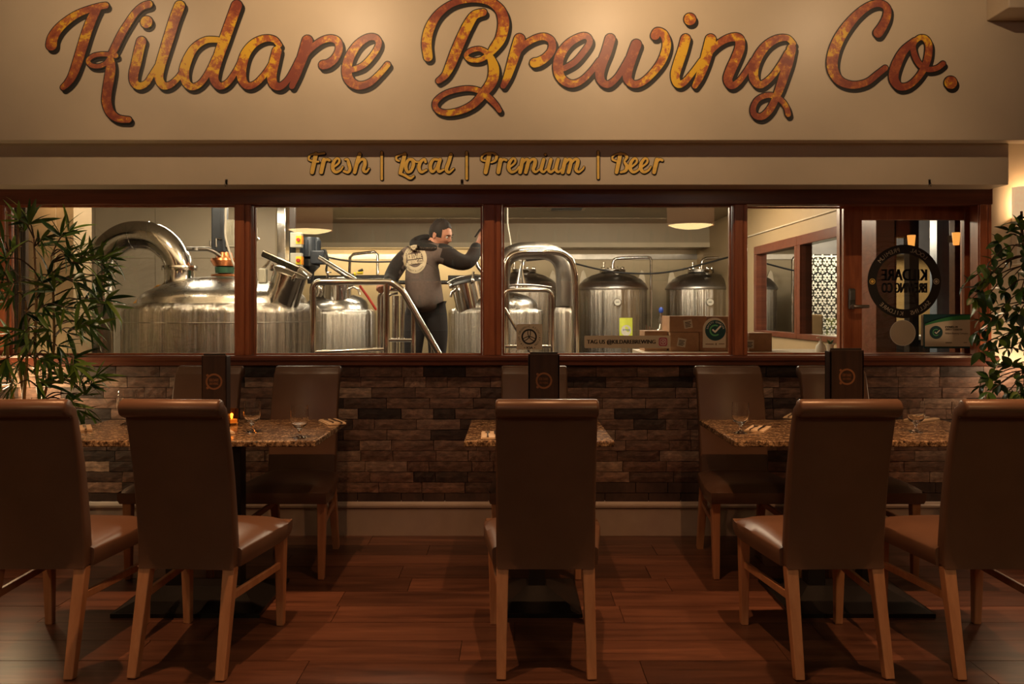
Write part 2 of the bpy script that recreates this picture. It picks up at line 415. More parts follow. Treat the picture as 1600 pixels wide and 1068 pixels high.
# ------------------------------------------------------------------ text
_tc = {}
def glyphs(txt):
    """mesh of a text with the built-in font, size 1, returns verts(x,y), faces, width"""
    if txt in _tc: return _tc[txt]
    cu = bpy.data.curves.new('t', 'FONT'); cu.body = txt; cu.size = 1; cu.resolution_u = 3; cu.align_x = 'LEFT'
    o = bpy.data.objects.new('t', cu); COL.objects.link(o)
    dg = bpy.context.evaluated_depsgraph_get(); me = bpy.data.meshes.new_from_object(o.evaluated_get(dg))
    vs = [(v.co.x, v.co.y) for v in me.vertices]; fs = [tuple(p.vertices) for p in me.polygons]
    bpy.data.objects.remove(o); bpy.data.curves.remove(cu); bpy.data.meshes.remove(me)
    w = (max(v[0] for v in vs)-min(v[0] for v in vs)) if vs else .3
    _tc[txt] = (vs, fs, w); return _tc[txt]
def text_line(mb, txt, x0, x1, ybase, cap, tw, bold=0):
    """fit text between x0..x1 (pixel-like units, y down), capital height cap"""
    vs, fs, w = glyphs(txt); mx = min(v[0] for v in vs); k = (x1-x0)/w; ch = .70
    for dx in ([0] if not bold else [-bold, 0, bold]):
        mb.add([tw(x0+(x-mx)*k+dx, ybase-y/ch*cap) for x, y in vs], fs)
def text_ring(mb, txt, cx, cy, r, cap, a0, a1, tw, flip=False, bold=0):
    """characters spread on an arc; angles in degrees clockwise from top"""
    n = len(txt)
    for i, ch in enumerate(txt):
        if ch == ' ': continue
        vs, fs, w = glyphs(ch); mx = (max(v[0] for v in vs)+min(v[0] for v in vs))/2
        a = math.radians(a0+(a1-a0)*(i+.5)/n); s = cap/.70
        out = []
        for x, y in vs:
            lx = (x-mx)*s*(1+bold); ly = (y*s-cap/2)
            if flip: lx, ly = -lx, -ly
            rx = lx*math.cos(a)+ly*math.sin(a); ry = lx*math.sin(a)-ly*math.cos(a)
            out.append(tw(cx+r*math.sin(a)+rx, cy-r*math.cos(a)+ry))
        mb.add(out, fs)
# ================================================================== SETTING
YW = 4.96                       # face of the brick wall
def struct(name, mb, m, parent=None, bevel=0, smooth=False):
    o = mb.build(name, m, parent, smooth, bevel)
    if parent is None: o['kind'] = 'structure'
    return o
# floor: sub-floor + planks
fl = struct('floor', MB().box(-5.2, 5.2, -4.2, YW, -.08, -.008), M['dark'])
rowh = .195; y = YW-.02; r = 0
pm = MB().box(-.6585, .6585, -.096, .096, -.007, 0).mesh('plank', M['floor_plank'])
while y > 2.3:
    x = -4.4-random.random()*1.3
    while x < 4.4:
        L = 1.32
        if x+L > -4.2 or True:
            o = bpy.data.objects.new('plank', pm); COL.objects.link(o); o.parent = fl
            o.location = (x+L/2, y-rowh/2, random.uniform(-.0006, .0006)); 
        x += L
    y -= rowh
rest = MB()
for k in range(33):
    rest.box(-5.2, 5.2, y-rowh+.0015, y-.0015, -.007, 0) if y-rowh > -4.2 else None
    y -= rowh
o = rest.build('floor_boards', wood('floor_board_far', (.055, .022, .012), (.21, .092, .05), 'x', .9, .36, (.28, .74)), fl); o['kind'] = 'stuff'
struct('ceiling', MB().box(-5.2, 5.2, -4.2, YW+.3, 3.45, 3.55), M['ceil'])
struct('wall_left', MB().box(-5.3, -5.2, -4.2, YW+.3, -.08, 3.5), M['creamw'])
struct('wall_right', MB().box(5.2, 5.3, -4.2, YW+.3, -.08, 3.5), M['creamw'])
struct('wall_back', MB().box(-5.3, 5.3, -4.3, -4.2, -.08, 3.5), M['dark'])
# front wall below the windows + bricks
ZS = 1.054
fw = MB().box(-5.2, 5.2, YW+.012, YW+.26, -.08, ZS)
fw.box(2.985, 5.2, YW, YW+.26, ZS, 3.45); fw.box(-5.2, -3.30, YW, YW+.26, ZS, 3.45); fw.box(-5.2, 5.2, YW+.02, YW+.26, 2.15, 3.45)
wf = struct('wall_front', fw, [M['mortar'], M['creamw']])
for p in wf.data.polygons:
    if min(wf.data.vertices[i].co.z for i in p.vertices) > 1.0: p.material_index = 1
bmeshes = []
for k in range(6):
    mb = MB(); rr = random.Random(k)
    nx, nz = 5, 2; g = {}
    for i in range(nx+1):
        for j in range(nz+1):
            edge = i in (0, nx) or j in (0, nz)
            g[i, j] = len(mb.v)
            mb.v.append((-.5+i/nx+(rr.uniform(-.003, .003)), -.012+(.003 if edge else 0)+rr.uniform(-.0015, .0015), (-.5+j/nz)+rr.uniform(-.018, .018)))
    for i in range(nx):
        for j in range(nz): mb.f.append((g[i, j], g[i+1, j], g[i+1, j+1], g[i, j+1])); mb.mi.append(0)
    per = [(i, 0) for i in range(nx+1)]+[(nx, j) for j in range(1, nz+1)]+[(i, nz) for i in range(nx-1, -1, -1)]+[(0, j) for j in range(nz-1, 0, -1)]
    b0 = len(mb.v)
    for q in per: vx = mb.v[g[q]]; mb.v.append((vx[0], .014, vx[2]))
    for i in range(len(per)):
        j = (i+1) % len(per); mb.f.append((g[per[i]], b0+i, b0+j, g[per[j]])); mb.mi.append(0)
    bmeshes.append(mb.mesh('brick', M['brick']))
nb = 0; zr = ZS-.006; row = 0; BH = .0655; far = []
while zr > .22:
    x = -3.30+random.uniform(-.25, 0)
    while x < 3.3:
        L = random.choice([.255, .262, .268, .268, .272, .272, .20, .135]); dy = YW+.001+random.uniform(-.0015, .002)
        hidden = x+L < -3.12 or x > 3.10 or (zr < .5 and (x+L < -2.6 or x > 2.6))
        if nb < 300 and not hidden:
            o = bpy.data.objects.new('brick', random.choice(bmeshes)); COL.objects.link(o); o.parent = wf
            o.location = (x+L/2, dy, zr-BH/2); o.scale = (L-.0035, 1, BH-.0035); nb += 1
        else: far.append((x+.002, x+L-.002, zr-BH+.002, zr-.002))
        x += L
    zr -= BH; row += 1
fb = MB()
for x0, x1, z0, z1 in far: fb.box(x0, x1, YW-.010, YW+.01, z0, z1)
o = fb.build('brickwork', M['brick'], wf); o['kind'] = 'stuff'
# skirting board with moulded cap
sk = MB().profx([(YW+.01, 0), (YW-.022, 0), (YW-.022, .168), (YW-.03, .176), (YW-.03, .188), (YW-.02, .196), (YW-.014, .205), (YW-.006, .214), (YW+.01, .214)], -5.2, 5.2)
struct('baseboard_front', sk, M['skirting'])
# ---------------------------------------------------------------- bulkhead: big sign board and lower fascia
YU, YL = 4.66, 4.75
ZU = PZ(219, YU); ZL = PZ(288.5, YL)
sb = struct('wall_bulkhead', MB().box(-4.2, 4.2, YU, YU+.10, ZU, 3.45), M['cream'], bevel=.004)
struct('trim_1', MB().box(-4.2, PX(1576, YL), YL, YW+.05, ZL, ZU+.3), M['cream'], bevel=.003)
struct('trim_2', MB().box(PX(1576, 4.45), PX(1576, 4.45)+.9, 4.45, 4.658, PZ(12, 4.45), 3.45), M['creamw'], bevel=.006)
# letters
def tw_at(Y, dy):
    def f(x, y): p = P(x, y, Y); return (p.x, Y-dy, p.z)
    return f
def A(pts, ox, k=2.996, oy=0):
    return [(x/k+ox, y/k+oy, w/k) for x, y, w in pts]
BIG = [
 ('K', [A([(243,212,52),(250,178,48),(275,138,42),(318,98,36),(368,66,32),(425,44,30),(470,32,30),(497,28,30)],0),
        A([(458,42,38),(434,88,44),(410,150,46),(385,230,46),(360,310,44),(340,360,38),(318,392,32),(299,410,26)],0),
        A([(700,22,34),(668,34,32),(635,64,32),(602,112,34),(570,165,36),(542,222,36),(522,262,34)],0),
        A([(545,262,24),(520,258,22),(480,256,20),(440,264,20),(416,286,20),(430,307,20),(465,312,20),(500,298,22),(520,280,30),(522,320,44),(515,370,46),(505,430,44),(503,480,44),(520,528,40),(556,556,34),(605,562,28)],0)]),
 ('i', [A([(664,196,46),(655,230,46),(642,290,46),(628,350,44),(632,388,38),(655,404,34),(688,390,28),(715,350,26),(742,305,24)],0)]+[('dot',)+A([(688,105,30)],0)[0]]),
 ('l', [A([(843,30,50),(820,90,50),(795,170,50),(770,250,48),(750,320,46),(747,370,40),(768,402,36),(802,396,30),(840,360,26),(868,312,24)],0)]),
 ('d', [A([(1022,188,26),(965,190,30),(912,225,36),(878,285,44),(864,340,46),(874,388,38),(902,408,32),(940,392,28),(978,340,28),(1012,268,28)],0),
        A([(1110,28,50),(1080,110,50),(1052,190,50),(1027,260,48),(1007,330,46),(1006,376,40),(1030,404,34),(1068,388,28),(1106,335,26),(1128,290,24)],0)]),
 ('a', [A([(1308,212,26),(1284,186,28),(1240,182,32),(1190,205,38),(1152,252,44),(1134,312,46),(1134,368,42),(1158,402,34),(1196,394,28),(1240,350,28),(1275,298,28),(1300,245,28)],0),
        A([(1298,240,44),(1286,290,46),(1274,350,46),(1282,394,40),(1312,406,34),(1348,376,28),(1378,325,26),(1400,280,26)],0)]),
 ('r', [A([(1440,192,50),(1425,245,50),(1406,300,44),(1388,355,36),(1368,405,26)],0),
        A([(1408,290,26),(1450,236,28),(1502,195,30),(1548,182,32),(1582,196,34),(1588,235,34),(1568,276,36),(1538,300,40),(1514,306,42)],0)]),
 ('e', [A([(50,328,26),(100,308,28),(148,258,28),(174,208,28),(160,178,28),(122,178,32),(76,210,38),(38,268,44),(24,330,46),(38,378,44),(80,402,38),(132,388,32),(180,345,28),(215,304,28)],534)]),
 ('B', [A([(405,268,42),(398,200,46),(414,130,44),(452,68,36),(512,22,30),(580,2,28),(645,0,30),(702,14,38),(744,54,46),(758,112,52),(744,180,48),(712,228,40),(686,258,26),(645,282,22),(600,280,22),(582,260,20),(606,238,22),(650,232,22),(690,262,30),(712,320,48),(704,380,48),(668,432,42),(620,486,36),(560,518,32),(492,530,28),(446,514,26),(440,478,26),(480,442,24),(540,422,24),(600,416,24),(652,430,26),(692,462,30),(722,494,26),(738,518,22)],534),
        A([(662,60,34),(622,74,40),(592,118,46),(562,180,48),(532,250,48),(510,305,44),(486,352,34),(454,380,26)],534)]),
 ('r', [A([(832,184,50),(815,240,50),(796,300,44),(776,360,36),(756,403,26)],534),
        A([(800,272,26),(850,215,28),(905,182,30),(950,174,32),(982,195,34),(982,236,36),(956,270,38),(925,290,42),(902,296,44)],534)]),
 ('e', [A([(1040,322,26),(1090,292,28),(1132,245,28),(1160,200,28),(1148,172,28),(1115,174,32),(1062,206,38),(1022,260,44),(1012,320,46),(1028,368,42),(1072,394,36),(1122,378,30),(1170,332,28),(1205,285,26)],534)]),
 ('w', [A([(1256,184,48),(1240,240,48),(1217,300,46),(1207,350,42),(1218,384,36),(1248,396,32),(1286,366,28),(1318,318,28),(1342,275,28)],534),
        A([(1378,210,48),(1356,270,48),(1338,330,46),(1338,372,40),(1368,396,34),(1412,382,32),(1462,335,34),(1500,280,38),(1520,215,40),(1508,165,38),(1478,150,38),(1466,168,42)],534)]),
 ('i', [A([(15,184,46),(0,240,46),(-20,300,46),(-34,355,42),(-22,394,36),(8,386,30),(48,340,26),(88,285,24)],1066)]+[('dot',)+A([(35,92,30)],1066)[0]]),
 ('n', [A([(132,186,50),(116,250,50),(98,310,46),(78,365,36),(58,403,26)],1066),
        A([(98,292,26),(140,232,28),(190,192,32),(238,176,38),(266,186,44),(268,225,46),(250,275,46),(226,328,46),(212,372,42),(228,402,34),(262,384,28),(302,330,26),(330,284,24)],1066)]),
 ('g', [A([(518,206,26),(490,180,28),(442,184,34),(392,215,40),(352,270,44),(332,330,46),(338,378,42),(366,398,34),(412,366,28),(455,310,28),(492,248,28)],1066),
        A([(510,228,42),(496,290,44),(476,350,44),(456,410,40),(436,460,34),(408,514,34),(372,546,32),(338,540,28),(330,508,26),(350,468,24),(392,448,24),(432,452,26),(466,476,26),(486,506,26),(494,536,26)],1066)]),
 ('C', [A([(915,155,46),(938,120,42),(956,78,38),(955,38,34),(920,18,32),(868,32,34),(808,80,40),(752,150,48),(716,220,52),(700,290,52),(708,342,48),(742,384,40),(800,400,34),(862,386,30),(910,350,28),(948,320,26)],1066)]),
 ('o', [A([(1085,192,26),(1034,240,38),(998,310,46),(988,368,44),(1014,406,36),(1060,400,30),(1108,355,30),(1142,290,34),(1152,220,34),(1136,184,30),(1106,180,24),(1078,212,26),(1086,262,28),(1112,306,28),(1150,326,26),(1190,320,24),(1218,300,24)],1066)]),
 ('.', [('dot',)+A([(1254,388,32)],1066)[0]]),
]
def lettering(root, specs, Y, grow, drop, fillm, darkm):
    for li, (nm, strokes) in enumerate(specs):
        fill = MB(); out = MB(); sh = MB(); le = .00045*(li % 2)
        for si, st in enumerate(strokes):
            if st[0] == 'dot':
                _, x, y, w = st
                disc(fill, x, y, w*.93, tw_at(Y, .0070)); disc(out, x, y, w*.93+grow, tw_at(Y, .0040))
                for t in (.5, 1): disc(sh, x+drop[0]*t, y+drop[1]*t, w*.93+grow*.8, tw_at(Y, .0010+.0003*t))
                continue
            pts = spline(st, 7); q = le+.0009*si
            ribbon(fill, pts, tw_at(Y, .0062), 0, (0, 0), q); ribbon(out, pts, tw_at(Y, .0036), grow, (0, 0), q)
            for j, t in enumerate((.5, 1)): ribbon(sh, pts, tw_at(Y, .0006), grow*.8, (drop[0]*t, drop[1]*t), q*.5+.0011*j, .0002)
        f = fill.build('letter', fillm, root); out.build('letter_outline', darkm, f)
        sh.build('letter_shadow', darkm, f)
root = empty('sign_lettering', (0, 0, 0)); tag(root, 'huge mottled gold and red script lettering across the top of the cream sign board', 'lettering')
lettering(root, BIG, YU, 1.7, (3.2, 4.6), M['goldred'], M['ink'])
s1 = lambda pts: A(pts, 470, 5.333, 225)
s2 = lambda pts: A(pts, 740, 5.333, 225)
def e_(cx, g): return [(cx-20,190,16),(cx+18,158,18),(cx+22,130,18),(cx,122,20),(cx-28,160,28),(cx-32,205,30),(cx-8,234,24),(cx+30,220,18),(cx+52,190,14)]
SM = [
 ('F', [s1([(128,85,34),(112,160,36),(96,236,34)]), s1([(92,140,16),(70,130,18),(72,105,16),(95,88,14),(140,86,16),(198,78,18)]), s1([(110,150,14),(150,148,16)])]),
 ('r', [s1([(196,132,34),(182,190,34),(172,236,32)]), s1([(188,160,16),(218,130,20),(240,136,22)])]),
 ('e', [s1(e_(300, 0))]),
 ('s', [s1([(372,130,16),(392,130,20),(402,165,28),(412,205,26),(396,236,22),(362,228,20)])]),
 ('h', [s1([(492,85,30),(472,150,32),(450,236,30)]), s1([(462,190,16),(498,135,20),(530,132,26),(536,170,30),(524,215,28),(545,234,20),(570,205,14)])]),
 ('bar', [s1([(676,70,20),(676,292,20)])]),
 ('L', [s1([(868,85,30),(850,160,34),(830,242,30)]), s1([(820,142,16),(798,130,18),(800,105,16),(830,92,14),(868,85,16)]), s1([(824,246,18),(868,262,22),(912,286,22),(942,268,16)])]),
 ('o', [s1([(930,128,20),(896,135,24),(876,185,30),(890,232,24),(920,222,24),(940,170,28),(930,130,20),(960,150,14),(985,150,12)])]),
 ('c', [s1([(1040,150,22),(1030,126,20),(1000,150,26),(985,195,30),(1004,234,24),(1048,216,16)])]),
 ('a', [s1([(1140,130,20),(1105,132,22),(1080,180,30),(1092,230,24),(1125,208,20),(1150,150,20)]), s1([(1162,130,28),(1146,190,30),(1152,230,24),(1190,214,16)])]),
 ('l', [s1([(1252,88,28),(1234,150,30),(1214,212,30),(1236,236,22),(1274,205,14)])]),
 ('bar', [s1([(1383,70,20),(1383,290,20)])]),
 ('P', [s2([(132,85,34),(116,160,36),(100,236,34)]), s2([(95,142,16),(68,132,18),(70,105,16),(100,82,14),(155,76,16),(190,98,24),(182,135,22),(148,155,14)])]),
 ('r', [s2([(226,132,34),(214,190,34),(206,236,32)]), s2([(220,160,16),(248,130,20),(272,136,22)])]),
 ('e', [s2(e_(325, 0))]),
 ('m', [s2([(408,130,30),(396,190,32),(386,236,30)]), s2([(402,170,16),(434,130,22),(456,140,28),(446,190,32),(434,236,30)]), s2([(452,170,16),(484,130,22),(512,136,28),(508,175,32),(496,212,28),(516,234,20),(545,214,16)])]),
 ('i', [s2([(584,130,28),(570,180,30),(562,214,28),(580,234,20),(606,212,16)]), ('dot',)+s2([(598,90,11)])[0]]),
 ('u', [s2([(644,130,28),(630,180,30),(624,214,28),(644,234,22),(680,205,18)]), s2([(704,130,28),(690,180,30),(686,214,28),(706,234,20),(732,212,16)])]),
 ('m', [s2([(764,130,30),(750,190,32),(740,236,30)]), s2([(758,170,16),(790,130,22),(812,140,28),(802,190,32),(790,236,30)]), s2([(808,170,16),(840,130,22),(868,136,28),(862,175,32),(852,212,28),(874,234,20),(910,208,16),(918,190,12)])]),
 ('bar', [s2([(1037,66,20),(1037,285,20)])]),
 ('B', [s2([(1222,85,32),(1206,160,34),(1190,236,30)]), s2([(1185,142,16),(1158,130,18),(1158,105,16),(1195,84,14),(1245,84,18),(1276,110,24),(1255,148,18),(1276,185,30),(1264,222,26),(1225,236,18)])]),
 ('e', [s2(e_(1336, 0))]), ('e', [s2(e_(1424, 0))]),
 ('r', [s2([(1526,132,34),(1512,190,34),(1502,236,32)]), s2([(1520,160,16),(1548,130,20),(1570,136,22)])]),
]
root = empty('slogan_lettering', (0, 0, 0)); tag(root, 'small gold brush script with dividing bars on the lower cream fascia', 'lettering')
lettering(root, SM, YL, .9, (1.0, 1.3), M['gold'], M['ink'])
# small clear hooks on the lower fascia
for hx, lb in ((354, 'clear plastic hook on the fascia above the left wooden window post'), (722, 'tiny clear hook under the word Premium on the fascia'), (1452, 'clear plastic hook near the right end of the lower fascia')):
    c = P(hx, 286, YL); o = MB().box(-.007, .007, -.006, 0, -.02, .022).tube([(0, -.004, -.012), (0, -.018, -.02), (0, -.022, -.006)], .004, 8).build('fascia_hook', M['glassware'], None, True, .002, (c.x, YL-.0005, c.z))
    tag(o, lb, 'hook', 'clear hooks on the fascia')
# ---------------------------------------------------------------- window frames
YF = 4.93; YD = 5.12; ZG0 = 1.118; ZH = 2.052
XL = -3.24; XR = PX(1552, YF)
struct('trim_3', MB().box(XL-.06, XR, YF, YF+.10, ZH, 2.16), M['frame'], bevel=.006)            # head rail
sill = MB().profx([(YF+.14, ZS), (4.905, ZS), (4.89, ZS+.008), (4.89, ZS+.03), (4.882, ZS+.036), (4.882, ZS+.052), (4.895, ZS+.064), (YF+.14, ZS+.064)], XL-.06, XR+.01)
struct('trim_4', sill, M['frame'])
def post(name, x0, x1, y0=YF, z0=ZS+.064, z1=ZH, y1=None):
    y1 = y1 or y0+.10; w = x1-x0
    mb = MB().box(x0+.004, x1-.004, y0+.012, y1, z0, z1).box(x0+w*.10, x0+w*.62, y0, y0+.013, z0, z1).box(x0+w*.70, x0+w*.92, y0+.005, y0+.013, z0, z1)
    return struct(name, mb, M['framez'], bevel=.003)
PO = [(-3.24, -3.145), (PX(364, YF), PX(392, YF)), (PX(753, YF), PX(785, YF)), (PX(1146, YF), PX(1170, YF)), (PX(1529, YF), XR)]
for i, (a, b) in enumerate(PO): post('trim_%d' % (5+i), a, b)
# panes with beads
def window(n, x0, x1, Y=5.0, z0=ZG0, z1=ZH, mat='pane'):
    w = MB()
    for a, b, c, d in ((x0, x1, z0, z0+.010), (x0, x1, z1-.010, z1), (x0, x0+.010, z0+.010, z1-.010), (x1-.010, x1, z0+.010, z1-.010)): w.box(a, b, Y-.014, Y+.014, c, d)
    o = struct('window_%d' % n, w, M['framez'])
    # a pane is one thin sheet of glass
    MB().box(x0+.009, x1-.009, Y, Y+.005, z0+.009, z1-.009).build('pane', M[mat], o)
    return o
xd0 = PX(1312, YD)
window(1, PO[0][1], PO[1][0]); window(2, PO[1][1], PO[2][0]); window(3, PO[2][1], PO[3][0]); window(4, PO[3][1], xd0, Y=5.05)
# hinged glazed leaf with lock, set back behind the frame
zt_ = PZ(343, YD); xr_ = PX(1530, YD)+.05
lf = MB().box(xd0, PX(1347, YD), YD, YD+.05, ZG0+.006, ZH+.12).box(PX(1347, YD), PX(1507, YD), YD, YD+.05, zt_, ZH+.12).box(PX(1507, YD), xr_, YD, YD+.05, ZG0+.006, ZH+.12)
lf.box(xd0, xr_, YD, YD+.05, ZG0-.02, ZG0+.006)
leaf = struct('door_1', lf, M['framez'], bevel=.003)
MB().box(PX(1345, YD), PX(1509, YD), YD+.025, YD+.030, ZG0, PZ(341, YD)).build('pane', M['pane'], leaf)
c = P(1330, 468, YD)
lk = MB().box(c.x-.022, c.x+.022, YD-.02, YD, c.z-.062, c.z+.072).build('keypad_lock', M['greyplate'], leaf, False, .009, seg=3)
lk['label'] = 'grey keypad lock plate with rounded ends'
MB().box(c.x-.015, c.x+.015, YD-.023, YD-.02, c.z-.005, c.z+.058).build('keypad_cover', M['steel_dark'], lk, False, .003)
h = MB().tube([(c.x, YD-.02, c.z-.045), (c.x, YD-.045, c.z-.045)], .016, 16).tube([(c.x-.003, YD-.045, c.z-.045), (c.x+.02, YD-.05, c.z-.046), (c.x+.05, YD-.048, c.z-.044), (c.x+.092, YD-.046, c.z-.043)], [.013, .013, .012, .011], 14).build('lever_handle', M['handle'], lk, True)
c2 = P(1304, 489, YD)
# brewery shell
BX0, BX1, BY1, BZ = -5.2, 2.74, 11.8, 2.59
struct('floor_1', MB().box(-5.2, 9, YW+.26, 12.4, -.08, 0), M['concrete'])
struct('ceiling_1', MB().box(-5.2, BX1, YW+.3, BY1+.2, BZ, BZ+.1), M['bceil'])
struct('wall_brewery_back', MB().box(-5.2, BX1+.1, BY1, BY1+.1, 0, BZ), M['bwall'])
struct('wall_brewery_left', MB().box(-5.3, -5.2, YW+.3, BY1, 0, 3.5), M['bwall'])
# soffit beam along the back wall with metal lip
zb = PZ(386, 11.3)
struct('trim_10', MB().box(-3.3, BX1, 11.05, BY1, zb, BZ), M['bceil'])
struct('trim_11', MB().box(-3.3, BX1, 11.035, 11.05, zb-.02, zb+.045), M['creamw'])
struct('trim_15', MB().box(-3.3, BX1, BY1-.02, BY1, PZ(405, BY1), PZ(397, BY1)), M['steel_dark'])
# partition behind the kettle with its steel corner post
YP = 8.6
pw = MB().box(-5.2, PX(434, YP), YP, YP+.12, 0, BZ)
wp = struct('wall_partition', pw, M['mortar'])
wp.data.materials.clear(); wp.data.materials.append(M['bwall'])
x = -5.2; pan = plain('grey_wall_panel', (.48, .40, .30), .38, var=.08, scale=2)
for k in range(4):
    z = 0
    x1 = [-4.5, -3.85, -3.2, PX(433, YP)-.01][k]
    for zz in (1.33, 1.95, BZ-.01):
        MB().box(x+.003, x1-.003, YP-.008, YP, z+.003, zz-.003).build('wall_panel', pan, wp)
        z = zz
    x = x1
struct('trim_12', MB().box(PX(434, YP), PX(447, YP), YP-.03, YP+.14, 0, BZ), M['steel'], bevel=.004)
# cream nib wall just behind the first window, washed by its own down lights
xa, xb = PX(41, 5.75), PX(115, 5.75)
struct('wall_nib', MB().box(xa, xb, 5.75, 6.0, 0, BZ).box(xa+.001, xa+(xb-xa)*.64, 5.742, 5.75, 0, BZ), plain('tan_nib_paint', (.42, .31, .19), .5, var=.05), bevel=.003)
for xx in (xa+.13, xb-.08):
    light('SPOT', 'nib_wall_light', (xx, 5.60, 2.42), 7, (1, .66, .36), aim((xx, 5.60, 2.42), (xx, 5.80, 1.75)), .01, spot=math.radians(62), blend=1)
light('SPOT', 'nib_uplight', (-3.32, 5.45, .75), 16, (1, .74, .42), aim((-3.32, 5.45, .75), (-3.3, 5.75, 1.45)), .03, spot=math.radians(55), blend=.5)
lv = empty('louvre_screen', (0, 0, 0)); tag(lv, 'dark ribbed louvre screen at the far left of the windows', 'screen')
for k in range(8):
    x = PX(14+k*3.4, 5.6); MB().box(x, x+.010, 5.6, 5.625, 0, BZ).build('slat', M['dark'], lv)
MB().box(PX(12, 5.62), PX(41, 5.62), 5.63, 5.65, 0, BZ).build('backing_board', plain('brown_board', (.07, .045, .035)), lv)
# ---------------------------------------------------------------- side wall with its own windows, and the lounge beyond
SX = 2.74
def zside(k): return H+k*SX
zt, zbm = zside(.2526), zside(-.105)
sw = MB().box(SX, SX+.12, 6.301, 8.969, zt, BZ+.1).box(SX, SX+.12, 6.301, 8.969, 0, zbm).box(SX, SX+.12, 8.97, BY1, 0, BZ+.1)
struct('wall_side', sw, plain('tan_side_wall', (.40, .28, .155), .5, var=.06, scale=3))
struct('trim_13', MB().tube([(SX-.012, 9.5, 2.21+.03), (SX-.012, 6.0, 2.21+.03)], .008, 8), M['creamw'], smooth=True)
def side_frame(n, ya, yb):
    mb = MB(); t = .055
    mb.box(SX-.02, SX+.10, ya, yb, zt-.09, zt+.001); mb.box(SX-.02, SX+.10, ya, yb, zbm-.001, zbm+.05); mb.box(SX-.02, SX+.10, ya, ya+t, zbm+.05, zt-.09); mb.box(SX-.02, SX+.10, yb-t*1.6, yb, zbm+.05, zt-.09)
    o = struct('window_%d' % n, mb, M['frame'], bevel=.004)
    MB().add([(SX+.04, ya+t, zbm+.04), (SX+.04, yb-t, zbm+.04), (SX+.04, yb-t, zt-.08), (SX+.04, ya+t, zt-.08)], [(0, 1, 2, 3)]).build('pane', M['pane'], o)
side_frame(6, 7.625, 8.965); side_frame(7, 6.305, 7.62)
struct('trim_14', MB().box(SX-.02, SX+.12, 5.95, 6.30, 0, BZ+.1), M['frame'], bevel=.004)
# ================================================================== LOUNGE BEYOND THE SIDE WINDOWS
LY = 10.8
struct('wall_lounge', MB().box(SX+.12, 9, LY, LY+.1, 0, 3.0), plain('honey_wall', (.62, .42, .17), .6, var=.1))
struct('ceiling_2', MB().box(SX+.12, 9, YW+.3, LY+.1, 2.75, 2.85), M['dark'])
struct('wall_lounge_right', MB().box(8.9, 9, YW+.3, LY, 0, 3.0), M['dark'])
struct('trim_16', MB().box(SX+.12, 8.9, LY-.5, LY, PZ(397, LY-.5), 2.75), plain('grey_bulkhead', (.10, .10, .11), .5))
for yy in (8.0, 9.2): struct('trim_%d' % (17 if yy < 9 else 18), MB().box(SX+.12, 8.9, yy, yy+.12, 2.45, 2.75), plain('grey_ceiling_rib', (.16, .16, .17), .5))
light('AREA', 'lounge_wall_light', (4.6, LY-.28, 2.3), 90, (1, .80, .5), (math.radians(-25), 0, 0), 3.2, .1)
light('POINT', 'lounge_fill_light', (4.2, 9.4, 2.3), 110, (1, .82, .6), size=.15)  # unseen fill added to brighten the patterned screen
# patterned screen : hexagon star tracery cut from white board
sx0, sx1 = 3.55, 4.33; sz1 = PZ(399, 10.3); sz0 = PZ(527, 10.3)
scr = empty('patterned_screen', (0, 0, 0)); tag(scr, 'white room divider with star and hexagon tracery beyond the inner window', 'screen')
MB().box(sx0, sx1, 10.33, 10.35, .0, sz1).build('backing_board', plain('pale_blue_board', (.42, .56, .56), .6), scr)
mb = MB(); a = .135
def seg(x0, z0, x1, z1, w=.019):
    if not (sx0 < (x0+x1)/2 < sx1 and .9 < (z0+z1)/2 < sz1): return
    mb.beam((x0, 10.32, z0), (x1, 10.32, z1), (.03, w), up=(1, 0, 0) if abs(x1-x0) < .001 else (0, 0, 1))
rr = range(-1, 12)
for i in range(-1, 8):
    for j in range(-1, 14):
        cx = sx0+a*math.sqrt(3)/2*i*1.0; cz = .9+a*1.5*.5*j*2*.5
        cx = sx0+a*.866*2*.5*i*1.0*1.0+(a*.433 if j % 2 else 0); cz = .9+a*.75*j
        for k in range(6):
            t = math.radians(30+60*k); seg(cx, cz, cx+a*.5*math.cos(t), cz+a*.5*math.sin(t))
            t2 = math.radians(90+60*k); seg(cx+a*.5*math.cos(t), cz+a*.5*math.sin(t), cx+a*.5*math.cos(t+PI/3), cz+a*.5*math.sin(t+PI/3), .016)
mb.box(sx0, sx1, 10.30, 10.33, sz1-.02, sz1); mb.box(sx1-.02, sx1, 10.30, 10.33, 0, sz1)
mb.build('tracery', plain('white_board', (.85, .85, .80), .5), scr)
# dark sofa, upholstered chair back, lamp on a stand
def place(o, loc): o.location = loc; return o
so = empty('lounge_sofa', (4.1, 9.6, 0)); tag(so, 'dark grey low sofa back with white edging below the patterned screen', 'sofa')
MB().box(-.8, 1.0, -.1, .1, 0, PZ(531, 9.5)).build('backrest', plain('charcoal_fabric', (.07, .065, .065), .8), so, bevel=.04)
MB().box(-.82, 1.02, -.14, .14, PZ(523, 9.5)-.06, PZ(521, 9.5)-.02).build('top_edge', M['paper'], so, bevel=.01)
MB().box(-.8, 1.0, .1, .7, .1, .45).build('seat', M['dark'], so, bevel=.03)
hb = empty('upholstered_chair', (PX(1268, 9.0), 9.0, 0)); tag(hb, 'tan square-backed upholstered chair in front of the patterned screen', 'chair')
MB().box(-.13, .12, -.04, .04, .55, PZ(491, 9.0)).build('backrest', plain('tan_fabric', (.42, .27, .13), .8), hb, bevel=.02)
MB().box(-.16, .16, 0, .42, .38, .5).build('seat', M['card'], hb, bevel=.02)
